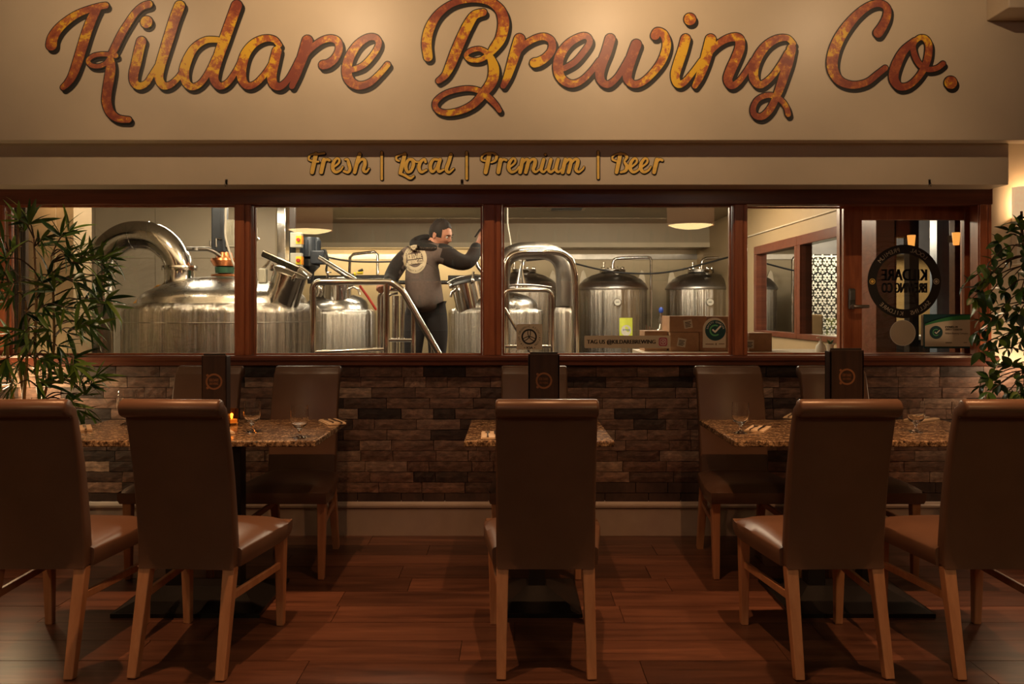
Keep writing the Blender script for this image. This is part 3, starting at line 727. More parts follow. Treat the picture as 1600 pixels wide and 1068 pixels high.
for sx in (-.14, .14):
    for sy in (.02, .38): MB().beam((sx, sy, 0), (sx, sy, .4), (.035, .035)).build('leg', M['leg'], hb)
def table_lamp(name, px, py0, py1, w0, w1, Y, lab):
    c = P(px, py1, Y); r = empty(name, (c.x, Y, 0)); tag(r, lab, 'lamp'); s = Y/F
    z1, z0 = PZ(py0, Y), PZ(py1, Y)
    MB().lathe([(w1*s/2, z0), (w0*s/2, z1), (w0*s/2-.004, z1), (w1*s/2-.004, z0), (w1*s/2, z0)], 28).build('lamp_shade', plain(name+'_shade_fabric', (.8, .62, .3), .7, emit=(1, .68, .28), es=.5), r, True)
    MB().lathe([(0, z0-.30), (.06, z0-.30), (.062, z0-.28), (.02, z0-.25), (.035, z0-.14), (.015, z0-.04), (.012, z0+.03), (0, z0+.03)], 20).build('base', M['copper'], r, True)
    MB().lathe([(0, 0), (.12, 0), (.12, .03), (.02, .04), (.02, z0-.31), (.12, z0-.31), (.12, z0-.30), (0, z0-.30)], 20).build('stand', M['dark'], r, True)
    return r
table_lamp('table_lamp', 1249, 478, 502, 9, 19, 8.3, 'small lamp with flared cream shade seen through the inner window')
# coats hanging at the far left of the leaf glass
pg = empty('coat_stand', (PX(1362, 9.2), 9.2, 0)); tag(pg, 'dark coat stand beyond the glazed leaf, hung with a denim jacket', 'coat stand')
MB().tube([(0, 0, 0), (0, 0, 1.85)], .02, 10).build('pole', M['dark'], pg, True)
MB().lathe([(0, 0), (.2, 0), (.2, .03), (.03, .05)], 20).build('base', M['dark'], pg, True)
for a in range(4): MB().tube([(0, 0, 1.72), (.1*math.cos(a*PI/2+.4), .1*math.sin(a*PI/2+.4), 1.76), (.13*math.cos(a*PI/2+.4), .13*math.sin(a*PI/2+.4), 1.82)], .009, 6).build('hook', M['dark'], pg, True)
denim = plain('blue_denim', (.07, .13, .22), .85, var=.4, scale=14, bmp=.3)
jk = MB(); prof = []
for i in range(22):
    t = i/21; z = 1.66-.80*t; w = .05+.13*min(1, t*3)+.02*math.sin(t*9); prof.append((w, z))
vs = []; n = 20
for w, z in prof:
    for k in range(n):
        q = 2*PI*k/n; f = 1+.14*math.sin(5*q+z*6); vs.append((w*f*math.cos(q), .6*w*f*math.sin(q), z))
jk.add(vs, [(i*n+k, i*n+(k+1) % n, (i+1)*n+(k+1) % n, (i+1)*n+k) for i in range(len(prof)-1) for k in range(n)])
j = jk.build('denim_jacket', denim, None, True, loc=(PX(1362, 9.1), 8.98, 0)); tag(j, 'crumpled blue denim jacket hanging beside the lock, seen through the glass', 'jacket')
# dark wood posts, panelled doors and a blue-grey pillar in the passage
for i, (x0, x1, Y, m) in enumerate(((1383, 1401, 7.2, 'frame'), (1421, 1436, 7.2, 'dark'), (1492, 1512, 7.6, 'frame'))):
    struct('trim_%d' % (20+i), MB().box(PX(x0, Y), PX(x1, Y), Y, Y+.1, 0, 2.75), M[m], bevel=.004)
struct('trim_24', MB().box(PX(1464, 8.6), PX(1492, 8.6), 8.6, 8.75, 0, 2.75), plain('blue_grey_paint', (.12, .15, .19), .5), bevel=.004)
struct('trim_25', MB().box(PX(1375, 7.2), PX(1436, 7.2), 7.2, 7.3, 2.05, 2.75), M['frame'], bevel=.004)
struct('wall_passage', MB().box(PX(1507, 6.6), PX(1507, 6.6)+.1, 5.3, 6.6, 0, 2.75).box(PX(1512, 7.6), 8.9, 7.6, 7.7, 0, 2.75), plain('red_brown_wall', (.13, .055, .035), .5))
# warm wall lights in the passage
for px, py in ((1424, 376), (1494, 372)):
    c = P(px, py, 7.1); w = empty('passage_wall_lamp', c); tag(w, 'small glowing amber wall lamp above the ring emblem' if px < 1450 else 'small glowing amber wall lamp at the right side of the glazed leaf', 'lamp')
    MB().lathe([(.025, -.06), (.035, .05), (.03, .05), (.02, -.06)], 16).build('lamp_shade', plain('amber_shade', (.8, .4, .1), .5, emit=(1, .4, .08), es=1.2), w, True)
    MB().box(-.02, .02, .03, .10, -.03, .03).build('base', M['dark'], w)
# ================================================================== BREWERY
for i, (x, y, w, colr) in enumerate(BATTENS):
    b = empty('ceiling_batten', (x, y, BZ)); tag(b, ['ceiling batten light over the copper-capped kettle', 'ceiling batten light over the short stair rail', 'ceiling batten light behind the brewer', 'ceiling batten light before the fermenters'][i], 'lamp', 'brewery ceiling battens')
    MB().box(-.62, .62, -.06, .06, -.05, 0).build('housing', M['creamw'], b, bevel=.005)
    MB().box(-.6, .6, -.045, .045, -.062, -.05).build('diffuser', M['battenglow'], b)
    light('AREA', 'batten_light', (0, 0, -.075), w, colr, (0, 0, 0), 1.2, .10, parent=b)
for i, (x, y, w) in enumerate(BREW_FILLS):
    r = empty('brew_fill', (x, y, BZ)); tag(r, 'small bare light added for steel highlights '+['above the left side of the largest kettle', 'above the right side of the largest kettle', 'above the stair rail', 'above the slim arch pipe', 'before the middle fermenter', 'before the rightmost fermenter', 'behind the largest kettle'][i], 'lamp', 'added brewery fill lights')
    MB().lathe([(0, 0), (.07, 0), (.075, -.02), (.05, -.045), (0, -.045)], 24).build('housing', M['steel_dark'], r, True)
    light('POINT', 'brew_fill_bulb', (0, 0, -.10), w, (1, .82, .58), size=.045, parent=r)
light('AREA', 'back_strip_light', (-1.75, 11.35, zb-.02), 28, (1, .76, .42), aim((0, 0, 0), (0, .5, -.6)), 2.6, .08)
light('AREA', 'back_strip_light', (1.3, 11.5, zb-.02), 3, (1, .84, .6), aim((0, 0, 0), (0, .3, -.6)), 2.6, .08)
S = lambda Y: Y/F                       # metres per pixel at distance Y
def dome_prof(r, z, h, n=12, p=1.0):
    return [(r*math.cos(a*PI/2/n)**p if a < n else 0, z+h*math.sin(a*PI/2/n)) for a in range(n+1)]
def legs(root, r, z, m='steel'):
    for k in range(4):
        a = PI/4+k*PI/2; MB().tube([(r*.8*math.cos(a), r*.8*math.sin(a), 0), (r*.8*math.cos(a), r*.8*math.sin(a), z)], .03, 10).build('leg', M[m], root, True)
def clamp(mb, c, r, ax='z'):
    mb.lathe([(r*.8, -.012), (r, -.012), (r, .012), (r*.8, .012)], 20, None, c)
# --- big kettle with swan neck pipe
K1 = (PX(351, 6.8), 6.8)
k1 = empty('brew_kettle', (K1[0], K1[1], 0)); tag(k1, 'largest domed steel kettle, behind the left window, with swan-neck pipe rising from it', 'tank')
MB().lathe([(.70, .34), (.78, .36), (.80, .40), (.80, 1.375), (.795, 1.40), (.775, 1.43), (.74, 1.447), (.69, 1.452)], 96).build('body', M['steel_body'], k1, True)
MB().lathe([(.69, 1.448), (.682, 1.462), (.676, 1.49), (.655, 1.522), (.60, 1.556), (.5, 1.60), (.38, 1.64), (.25, 1.668), (.12, 1.68), (0, 1.684)], 96).build('dome', M['steel_dome'], k1, True)
MB().tube([(.803*math.cos(a*PI/32), .803*math.sin(a*PI/32), 1.30) for a in range(64)], .003, 6, True).build('weld_seam', M['steel'], k1, True)
legs(k1, .8, .36)
def loc(px, py, Y, c): p = P(px, py, Y); return (p.x-c[0], Y-c[1], p.z)
K = lambda px, py, Y=6.8: loc(px, py, Y, K1)
neck = MB(); pts = spline([K(158, 760), K(158, 600), K(158, 430), K(161, 405), K(174, 384), K(196, 370), K(220, 367), K(245, 372), K(266, 388), K(278, 408), K(281, 430), K(281, 450), K(281, 466)], 6)
neck.tube(pts, [.108+.012*min(1, max(0, (p[2]-1.6)*3)) for p in pts], 32)
nk = neck.build('swan_neck_pipe', M['steel'], k1, True)
fl_ = MB()
c = K(281, 419); fl_.lathe([(.10, -.02), (.145, -.02), (.148, -.004), (.140, .0), (.148, .004), (.145, .02), (.10, .02)], 32, None, c)
fl_.lathe([(.122, -.02), (.122, -.10), (.13, -.125), (.16, -.15)], 32, None, c)
fl_.build('pipe_clamp', M['steel'], nk, True)
for px in (208, 238):
    d = Vector(K(px+3, 367))-Vector(K(px-3, 368)); q = d.to_track_quat('Z', 'Y').to_matrix().to_4x4()
    MB().lathe([(.1195, -.004), (.1225, -.002), (.1225, .002), (.1195, .004)], 32, Matrix.Translation(K(px, 368))@q).build('weld_ring', M['steel'], nk, True)
MB().tube([K(146, 700, 6.95), K(146, 470, 6.95), K(150, 440, 6.95)], .055, 20).build('riser_pipe', M['steel'], k1, True)
# cable and level tube
MB().tube([K(200.5, 560, 6.9), K(200.5, 490, 6.9), K(204, 480, 6.9), K(214, 470, 6.9), K(247, 447, 6.9), K(262, 444, 6.9)], .012, 10).build('amber_hose', plain('amber_hose', (.75, .32, .03), .3), k1, True)
# gearbox and agitator motor on the dome
gb = empty('agitator_motor', K1+(0,)); tag(gb, 'copper and green agitator gearbox with tall motor on top of the largest kettle', 'motor')
c0 = (0, 0, 1.685)
MB().lathe([(0, 0), (.11, 0), (.11, .012), (.05, .02), (.05, .03)], 28, None, c0).build('mounting_flange', M['copper'], gb, True)
MB().lathe([(.03, .02), (.075, .025), (.08, .075), (.03, .08)], 24, None, c0).build('green_housing', M['motorgreen'], gb, True)
MB().lathe([(.03, .07), (.09, .085), (.115, .13), (.11, .15), (.07, .155), (.06, .20), (.05, .205)], 28, None, c0).build('gearbox', M['copper'], gb, True)
MB().box(-.10, .02, -.045, .045, 1.885, 2.28).build('motor_body', M['bluegrey'], gb, bevel=.012)
rb = MB().box(.03, .10, -.06, .05, 1.93, 2.16)
for k in range(6): rb.box(.034+k*.011, .038+k*.011, -.066, -.058, 1.95, 2.14)
rb.build('junction_box', M['greyplastic'], gb, bevel=.003)
mb = MB().tube([K(292, 389, 6.75), K(325, 389, 6.75), K(336, 393, 6.75), K(346, 400, 6.75)], .02, 12).tube([K(329, 384, 6.75), K(329, 376, 6.75)], .012, 8).tube([K(338, 386, 6.75), K(338, 372, 6.75), K(346, 374, 6.75)], .010, 8)
clamp(mb, K(306, 389, 6.75), .03); mb.build('inlet_pipe', M['steel_dark'], gb, True)
MB().tube(spline([K(352, 310, 6.65), K(352.5, 340, 6.65), K(352, 366, 6.65), K(357, 388, 6.65), K(366, 414, 6.65), K(378, 430, 6.65)], 5), .009, 8).build('white_cable', M['hose'], gb, True)
# tilted manway
def manway(root, px, py, Y, c, r, hgt, tilt, lidm='steel', slope=0):
    p = Vector(loc(px, py, Y, c)); R = Matrix.Translation(p)@Matrix.Rotation(tilt, 4, 'Y')@Matrix.Rotation(slope, 4, 'X')
    nk = MB().lathe([(r, -.22), (r, hgt), (r*1.03, hgt), (r*1.03, hgt+.012), (r*.96, hgt+.012)], 36, R).build('manway_neck', M['steel'], root, True)
    MB().lathe([(0, hgt+.05), (r*.7, hgt+.042), (r*1.02, hgt+.028), (r*1.1, hgt+.018), (r*1.1, hgt+.008), (0, hgt+.008)], 36, R).build('manway_lid', M[lidm], nk, True)
    mb = MB().tube([R@Vector((-r*1.2, 0, hgt+.05)), R@Vector((-r*.6, 0, hgt+.08)), R@Vector((r*.6, 0, hgt+.08)), R@Vector((r*1.25, 0, hgt+.05))], .011, 10)
    for a in (0, 1.57, 3.14, 4.71):
        mb.lathe([(.014, -.01), (.018, 0), (.018, .03), (.008, .05)], 10, R@Matrix.Translation((r*1.14*math.cos(a+.5), r*1.14*math.sin(a+.5), hgt)))
    mb.build('lid_clamp', M['steel'], nk, True)
    return nk
manway(k1, 450, 440, 6.45, K1, .135, .07, math.radians(20), 'steel', math.radians(12))
MB().box(-.16, .16, -.012, .012, -.028, .028, Matrix.Translation(K(438, 408, 6.3))@Matrix.Rotation(math.radians(24), 4, 'Y')).build('lid_arm', M['steel'], k1, bevel=.012)
MB().tube([K(412, 398, 6.4), K(420, 395, 6.4), K(424, 402, 6.4), K(418, 412, 6.4), K(410, 420, 6.4)], .012, 10).tube([K(404, 372, 6.4), K(396, 380, 6.4), K(397, 412, 6.4), K(401, 430, 6.4), K(400, 450, 6.4)], .010, 10).tube([K(388, 385, 6.4), K(388, 460, 6.4)], .016, 10).build('spray_pipework', M['steel'], k1, True)
MB().box(-.03, .03, -.03, .03, -.06, .06, Matrix.Translation(K(411, 431, 6.35))).build('ivory_cap', M['greyplastic'], k1, bevel=.01)
sw1 = empty('control_box', (0, 0, 0)); tag(sw1, 'grey control box beside the steel corner post, right of the left window post', 'electrical box')
MB().box(PX(391, 7.0), PX(400, 7.0), 6.95, 7.05, PZ(380, 7.0), PZ(355, 7.0)).build('body', M['greyplastic'], sw1, bevel=.006)
MB().tube([P(395, 355, 7.0), P(395, 300, 7.0)], .010, 8).build('conduit', M['steel_dark'], sw1, True)
# --- isolator switches on a hanging strut
st = empty('isolator_strut', (0, 0, 0)); tag(st, 'dark hanging strut carrying two isolator switches', 'strut')
MB().box(PX(451, 8.0), PX(460, 8.0), 8.022, 8.06, PZ(418, 8), BZ).build('strut', M['black'], st, bevel=.004)
for k, py in enumerate((375, 407)):
    s_ = empty('isolator_switch', P(464, py, 8.0)); tag(s_, ['upper isolator switch with yellow plate and red knob beside the dark motor', 'lower isolator switch with yellow plate and red knob beside the dark motor'][k], 'switch', 'isolator switches')
    MB().box(-.06, .055, -.035, .03, -.075, .075).build('body', M['greyplastic'], s_, bevel=.006)
    MB().box(.0, .052, -.042, -.035, -.04, .04).build('yellow_plate', M['yellow'], s_)
    MB().lathe([(0, 0), (.020, 0), (.017, .022), (0, .022)], 16, Matrix.Translation((.026, -.042, 0))@Matrix.Rotation(PI/2, 4, 'X')).build('knob', M['red'], s_, True)
    s2_ = MB().box(.052, .062, -.038, .02, -.04, .04).build('orange_side', M['orange'], s_)
# --- dark motor of the second kettle
K2 = (PX(528, 8.6), 8.6)
k2 = empty('second_kettle', (K2[0], K2[1], 0)); tag(k2, 'narrow domed steel kettle behind the stair rail, right of the largest kettle', 'tank')
MB().lathe([(.38, .36), (.41, .38), (.41, 1.345), (.403, 1.375), (.38, 1.395), (.345, 1.402)], 64).build('body', M['steel_body'], k2, True)
MB().lathe([(.345, 1.398), (.338, 1.42), (.335, 1.45), (.31, 1.49), (.25, 1.53), (.18, 1.555), (0, 1.56)], 64).build('dome', M['steel_dome'], k2, True)
legs(k2, .41, .38)
q = lambda px, py, Y=8.6: loc(px, py, Y, K2)
manway(k2, 527, 462, 8.45, K2, .15, .11, 0.0)
MB().tube([q(510, 440, 8.2), q(512, 425, 8.2), q(518, 425, 8.2)], .01, 8).tube([q(543, 452, 8.2), q(552, 448, 8.2), q(560, 452, 8.2), q(562, 460, 8.2)], .012, 10).tube([q(497, 447, 8.1), q(500, 455, 8.1), q(497, 462, 8.1)], .035, 12).build('fittings', M['steel'], k2, True)
MB().tube([q(498, 402, 8.0), q(523, 418, 8.0), q(540, 429, 8.0), q(556, 437, 8.0)], [.022, .026, .03, .022], 12).build('sight_tube', M['steel'], k2, True)
MB().tube([q(562, 446, 8.1), q(575, 464, 8.1), q(588, 484, 8.1)], .013, 8).build('red_hose', M['red'], k2, True)
MB().tube([q(558, 426, 8.2), q(567, 426, 8.2)], .016, 8).tube([q(553, 428, 8.2), q(556, 428, 8.2)], .02, 8).build('yellow_valve', M['yellow'], k2, True)
MB().tube([q(560, 424, 8.2), q(567, 421, 8.2)], .014, 8).tube([q(553, 430, 8.15), q(540, 434, 8.15)], .02, 8).build('valve_handle', M['rubber'], k2, True)
m2 = empty('dark_mixer_motor', P(485, 395, 8.3)); tag(m2, 'dark blue-grey mixer motor with finned body beside the yellow isolators', 'motor')
mb = MB().lathe([(0, .17), (.09, .16), (.10, .14), (.10, -.04), (.085, -.05), (.0, -.05)], 24)
for k in range(16): a = k*PI/8; mb.box(.095, .108, -.005, .005, -.03, .13, Matrix.Rotation(a, 4, 'Z'))
mb.build('motor_body', M['bluegrey'], m2, True)
MB().box(.02, .16, -.10, .06, -.12, .02).build('terminal_box', M['bluegrey'], m2, bevel=.012)
MB().lathe([(.06, -.05), (.1, -.07), (.1, -.14), (.04, -.2), (.03, -.32)], 20).build('coupling', M['black'], m2, True)
MB().tube([(.1, 0, .02), (.16, -.02, .03), (.19, -.03, -.06), (.17, -.02, -.18), (.19, 0, -.26)], .012, 8).build('cable', M['rubber'], m2, True)
# --- black worktop rail and hoses on the far wall
br = empty('wall_pipe_run', (0, 0, 0)); tag(br, 'black and steel pipes running along the far bright wall', 'pipe')
MB().tube([P(486, 434, 9.6), P(610, 433, 9.6)], .03, 10).tube([P(486, 441, 9.7), P(720, 441, 9.7)], .025, 10).build('black_pipe', M['rubber'], br, True)
MB().tube([P(546, 430, 10), P(547, 402, 10), P(552, 397, 10), P(585, 393, 10), P(590, 398, 10), P(590, 430, 10)], .018, 10).build('steel_pipe', M['steel'], br, True)
MB().tube(spline([P(500, 399, 9.2), P(540, 407, 9.2), P(580, 409, 9.2), P(628, 408, 9.2)], 6), .010, 8).build('cable', M['rubber'], br, True)
MB().box(PX(700, 9.7), PX(756, 9.7), 9.7, 9.76, PZ(441, 9.7), PZ(430, 9.7)).build('black_bracket', M['black'], br, bevel=.004)
MB().tube(spline([P(742, 404, 8.6), P(747, 416, 8.6), P(756, 426, 8.6), P(770, 430, 8.6)], 5), .022, 12).build('clear_pipe', M['steel'], br, True)
# --- third kettle behind the brewer
K3 = (PX(775, 8.3), 8.3)
k3 = empty('third_kettle', (K3[0], K3[1], 0)); tag(k3, 'wide steel kettle behind the brewer and the middle window post', 'tank')
MB().lathe([(.47, .36), (.50, .38), (.50, 1.355), (.492, 1.39), (.47, 1.408), (.44, 1.414)], 72).build('body', M['steel_body'], k3, True)
MB().lathe([(.44, 1.41), (.434, 1.43), (.43, 1.46), (.40, 1.50), (.33, 1.54), (.22, 1.57), (0, 1.585)], 72).build('dome', M['steel_dome'], k3, True)
legs(k3, .5, .38)
t = lambda px, py, Y=8.3: loc(px, py, Y, K3)
manway(k3, 731, 458, 8.05, K3, .15, .09, math.radians(-12), 'rubber')
MB().tube([t(713, 452, 7.9), t(706, 456, 7.9), t(704, 464, 7.9)], .014, 10).tube([t(738, 440, 7.9), t(740, 424, 7.9)], .012, 8).build('lid_handle', M['steel'], k3, True)
cip = MB().lathe([(.065, 0), (.062, .02), (.02, .17), (.018, .22), (.0, .22)], 24, None, t(814, 449, 8.1)).tube([t(814, 420, 8.1), t(815, 408, 8.1), t(822, 403, 8.1), t(850, 403, 8.1), t(868, 402, 8.1)], .010, 8)
cip.build('spray_cone', M['steel'], k3, True)
MB().tube(spline([t(794, 300, 8), t(793, 345, 8), t(797, 372, 8), t(800, 394, 8), t(806, 404, 8), t(815, 408, 8)], 5), .007, 8).build('white_hose', M['hose'], k3, True)
mb = MB().lathe([(.44, 0), (.445, .006), (.44, .012)], 60, None, (0, 0, 1.50)); 
MB().tube([t(786, 447, 7.8)]+[t(786+k*9.5, 446.5-3.0*math.sin(k*PI/8)+k*.3, 7.75) for k in range(1, 9)], .012, 10).build('dome_rim', M['steel'], k3, True)
# arch pipe and slim vessel
ves = empty('slim_vessel', (PX(880, 7.7), 7.7, 0)); tag(ves, 'slim upright steel cylinder under the thick arch pipe, left of the fermenters', 'tank')
MB().lathe([(.08, .02), (.088, .04), (.088, 1.36), (.08, 1.405), (.055, 1.435), (.02, 1.45), (0, 1.452)], 32).build('body', M['steel_body'], ves, True)
MB().lathe([(.1, 0), (.1, .03), (.05, .03)], 24).build('base', M['steel'], ves, True)
V = (PX(880, 7.7), 7.7); v_ = lambda px, py, Y=7.7: loc(px, py, Y, V)
ap = MB().tube(spline([v_(783, 600), v_(783, 470), v_(784, 425), v_(790, 404), v_(808, 393), v_(830, 391), v_(852, 392), v_(870, 400), v_(880, 418), v_(882, 445), v_(882, 478)], 6), .083, 28).build('thick_arch_pipe', M['steel_dark'], ves, True)
th = empty('slim_arch_pipe', (0, 0, 0)); tag(th, 'slim polished pipe arching in front of the thick arch', 'pipe')
MB().tube(spline([P(790, 725, 7.2), P(790, 470, 7.2), P(790, 420, 7.2), P(796, 402, 7.2), P(812, 394, 7.2), P(840, 393, 7.2), P(872, 394, 7.2), P(889, 403, 7.2), P(897, 420, 7.2), P(899, 450, 7.2), P(900, 560, 7.2), P(900, 725, 7.2)], 6), .028, 20).build('pipe', M['steel'], th, True)
MB().tube([P(849.6, 393.3, 7.2), P(852.6, 393.5, 7.2)], .031, 20).tube([P(899.6, 470, 7.2), P(899.6, 473, 7.2)], .031, 20).build('weld_ring', M['steel'], th, True)
# --- fermenters
def fermenter(px, lab, extra=True):
    Y = 10.6; r0 = empty('fermenter', (PX(px, Y), Y, 0)); tag(r0, lab, 'tank', 'fermenters along the far wall')
    R = .455
    MB().lathe([(0, .25), (.30, .42), (R, .62), (R, 1.655), (R-.008, 1.66)], 72).build('body', M['steel_body'], r0, True)
    MB().lathe([(R+.012, 1.655), (R+.016, 1.675), (R+.004, 1.70), (R-.02, 1.74), (R-.08, 1.80), (R-.18, 1.85), (R-.30, 1.885), (.1, 1.90), (0, 1.90)], 72).build('dome', M['steel_dark'], r0, True)
    MB().lathe([(0, 1.93), (.15, 1.93), (.17, 1.925), (.17, 1.89), (.15, 1.885)], 36).build('top_plate', M['steel_dark'], r0, True)
    b = MB()
    for k in range(10): a = k*PI/5; b.lathe([(.009, 1.925), (.011, 1.945), (.006, 1.96)], 8, Matrix.Translation((.15*math.cos(a), .15*math.sin(a), 0)))
    b.build('bolts', M['steel'], r0, True)
    b = MB().lathe([(.016, 1.93), (.016, 2.01), (.022, 2.01), (.022, 2.02), (0, 2.02)], 14, Matrix.Translation((-.12, -.06, 0)))
    b.build('vent_stub', M['steel'], r0, True)
    MB().lathe([(.05, 0), (.055, .01), (.055, .03), (.03, .045), (0, .045)], 20, Matrix.Translation((.02, -.30, 1.865))@Matrix.Rotation(.4, 4, 'X')).build('inspection_port', M['steel'], r0, True)
    MB().tube([(0, -.05, 1.92), (0, -.05, 2.02), (.02, -.05, 2.06), (.06, -.05, 2.075), (.46, -.05, 2.09), (.49, -.05, 2.08), (.505, -.05, 2.05), (.505, -.05, 1.1), (.53, -.05, 1.02)], .018, 12).build('vent_pipe', M['steel'], r0, True)
    for s in (-1, 1):
        pl = [(s*(.33+.10*u), 1.77+w) for u, w in ((0, 0), (1.1, -.04), (1.0, .05), (.8, .13), (.55, .15), (.35, .11))]
        MB().prism(pl, -.01, .01).build('lifting_lug', M['creamw'], r0, bevel=.003)
    g = MB().lathe([(0, 0), (.048, 0), (.052, .01), (.052, .035), (.03, .05), (.02, .09)], 28, Matrix.Translation((.0, -R-.05, 1.49))@Matrix.Rotation(-PI/2, 4, 'X')).build('thermometer', M['steel'], r0, True)
    d = MB().lathe([(0, -.001), (.042, -.001), (.042, .001)], 28, Matrix.Translation((.0, -R-.052, 1.49))@Matrix.Rotation(-PI/2, 4, 'X')); d.build('dial', M['paper'], g)
    MB().box(-.022, .02, -R-.056, -R-.0535, 1.486, 1.494).build('needle', M['ink'], g)
    for a in range(3): q = a*2*PI/3+.5; MB().tube([(.34*math.cos(q), .34*math.sin(q), 0), (.34*math.cos(q), .34*math.sin(q), .55)], .03, 10).build('leg', M['steel'], r0, True)
    return r0
fermenter(818, 'leftmost fermenter, with amber reflections, half hidden behind the arch pipes')
fa = fermenter(957, 'fermenter with a yellow and white notice on its front')
fermenter(1095, 'rightmost fermenter, rising behind the cardboard boxes')
def onf(mb_f):       # wrap the notice round the tank
    def f(x, z, d=.0): a = x/.455; return ((.455+.004+d)*math.sin(a), -(.455+.004+d)*math.cos(a), z)
    return f
w_ = onf(None); nt_ = MB()
for i in range(8): x0 = .03+i*.0225; nt_.add([w_(x0, 1.01), w_(x0+.0225, 1.01), w_(x0+.0225, 1.29), w_(x0, 1.29)], [(0, 1, 2, 3)])
no = nt_.build('notice', M['lime'], fa); no['label'] = 'lime yellow and white notice'
lg = MB(); lg.add([w_(.12+.07*math.cos(k*PI/10), 1.13+.07*math.sin(k*PI/10), .002) for k in range(20)], [tuple(range(20))]); lg.build('white_disc', M['paper'], no)
lg = MB()
for k in range(5): lg.add([w_(.075+k*.02, 1.125+.012*math.sin(k*1.3), .004), w_(.085+k*.02, 1.125, .004), w_(.085+k*.02, 1.145, .004), w_(.075+k*.02, 1.15, .004)], [(0, 1, 2, 3)])
lg.build('lettering', M['blue'], no)
# drooping black cable and the blue-capped valve
cb = MB().tube(spline([P(822, 407, 9.9), P(866, 404, 9.9), P(900, 412, 9.9), P(938, 421, 9.9), P(975, 426, 9.9), P(1020, 427, 9.9), P(1060, 422, 9.9), P(1100, 412, 9.9), P(1150, 399, 9.9), P(1200, 392, 9.9)], 5), .011, 8).build('drooping_cable', M['rubber'], None, True); tag(cb, 'long black cable drooping in front of the fermenter domes', 'cable')
vv = empty('blue_capped_valve', P(1033, 500, 8.6)); tag(vv, 'steel elbow valve with blue cap between two fermenters, above the boxes', 'valve')
MB().tube([(0, 0, .08), (0, 0, -.02), (-.01, 0, -.09), (-.05, 0, -.13), (-.14, 0, -.14)], .018, 12).lathe([(.035, -.03), (.035, .03)], 16).build('elbow', M['steel'], vv, True)
MB().lathe([(.02, .08), (.025, .09), (.025, .12), (.012, .14), (0, .14)], 16).build('cap', M['blue'], vv, True)
mb = MB()
for k in range(4): mb.tube([(-.16+k*.03, 0, -.12), (-.16+k*.03, 0, -.05-.015*k)], .010, 8)
mb.tube([(-.2, 0, -.14), (-.2, 0, -PZ(500, 8.6))], .02, 10); mb.tube([(-.2, 0, -.14), (-.1, 0, -.14)], .018, 10)
mb.build('manifold', M['steel'], vv, True)
# --- platform, stair rails
pf = empty('brewing_platform', (0, 0, 0)); tag(pf, 'steel working platform with polished tube handrails in front of the kettles', 'platform')
PXL, PXR = PX(486, 6.4), PX(700, 6.4)
MB().box(PXL, PXR+.05, 6.42, 7.5, .55, .60).build('deck', M['steel_dark'], pf, bevel=.004)
for x in (PXL+.06, PXR-.02):
    for y in (6.5, 7.4): MB().beam((x, y, 0), (x, y, .55), (.05, .05)).build('leg', M['steel'], pf)
def rail(pts, r=.021, Y=6.4, name='handrail', smooth=True, par=pf):
    w = [P(x, y, Y) for x, y in pts]
    if smooth:
        out = [w[0]]
        for i in range(1, len(w)-1):      # rounded corners
            a, b, c = w[i-1], w[i], w[i+1]; d1 = (a-b); d2 = (c-b); rr = min(.07, d1.length*.45, d2.length*.45)
            p0, p2 = b+d1.normalized()*rr, b+d2.normalized()*rr
            for k in range(7): t_ = k/6; out.append(p0*(1-t_)**2+b*2*t_*(1-t_)+p2*t_*t_)
        out.append(w[-1]); w = out
    MB().tube(w, r, 16).build(name, M['steel'], par, True)
zf = HZ+(H-.60)*F/6.4
rail([(489, zf), (489, 440), (600, 440), (612, 441), (628, 452), (690, 560), (720, 612)], .027)
rail([(604, zf), (604, 443)], .025, name='rail_post')
rail([(646, zf), (646, 486)], .019, name='rail_post')
rail([(676, zf), (676, 534)], .015, name='rail_post', Y=6.45)
rail([(592, 545), (592, 462), (599, 453), (624, 453)], .014, Y=6.7)
rail([(493, 550), (605, 545)], .015, name='mid_rail')
rail([(604, 531), (646, 531)], .015, name='mid_rail')
rail([(606, 537), (606, 460), (622, 458)], .012, Y=6.9)
sr = empty('stair_rail', (0, 0, 0)); tag(sr, 'thin steel guard rail with diagonal brace, right of the middle window post', 'rail')
zf2 = HZ+H*F/6.3
rail([(787, zf2), (787, 453), (863, 453), (863, zf2)], .016, 6.3, 'handrail', par=sr)
rail([(858, zf2), (858, 457)], .010, 6.35, 'rail_post', par=sr)
rail([(787, 541), (863, 541)], .013, 6.3, 'mid_rail', par=sr)
rail([(787, 480), (830, 553), (850, 588)], .014, 6.3, 'diagonal_brace', par=sr)
vs_ = empty('vertical_pipes', (0, 0, 0)); tag(vs_, 'group of upright steel pipes beside the rail, left of the brewer', 'pipe')
for px, r in ((597, .03), (618, .035), (628, .018), (635, .024)): MB().tube([P(px, 700, 7.9), P(px, 462, 7.9)], r, 14).build('pipe', M['steel'], vs_, True)
MB().tube([P(597, 462, 7.9), P(604, 452, 7.9), P(635, 452, 7.9), P(637, 462, 7.9)], .02, 12).build('top_bend', M['steel'], vs_, True)
# ceiling vent + extra duct in the brewery
c = Vector((PX(885, 9.4), 9.3, BZ)); v1 = empty('ceiling_vent', c); tag(v1, 'square slotted ceiling vent above the fermenters', 'vent')
MB().box(-.22, .22, -.22, .22, -.012, 0).build('frame', M['creamw'], v1)
for k in range(5): MB().box(-.18, .18, -.16+k*.075, -.13+k*.075, -.018, -.012).build('slat', M['dark'], v1)
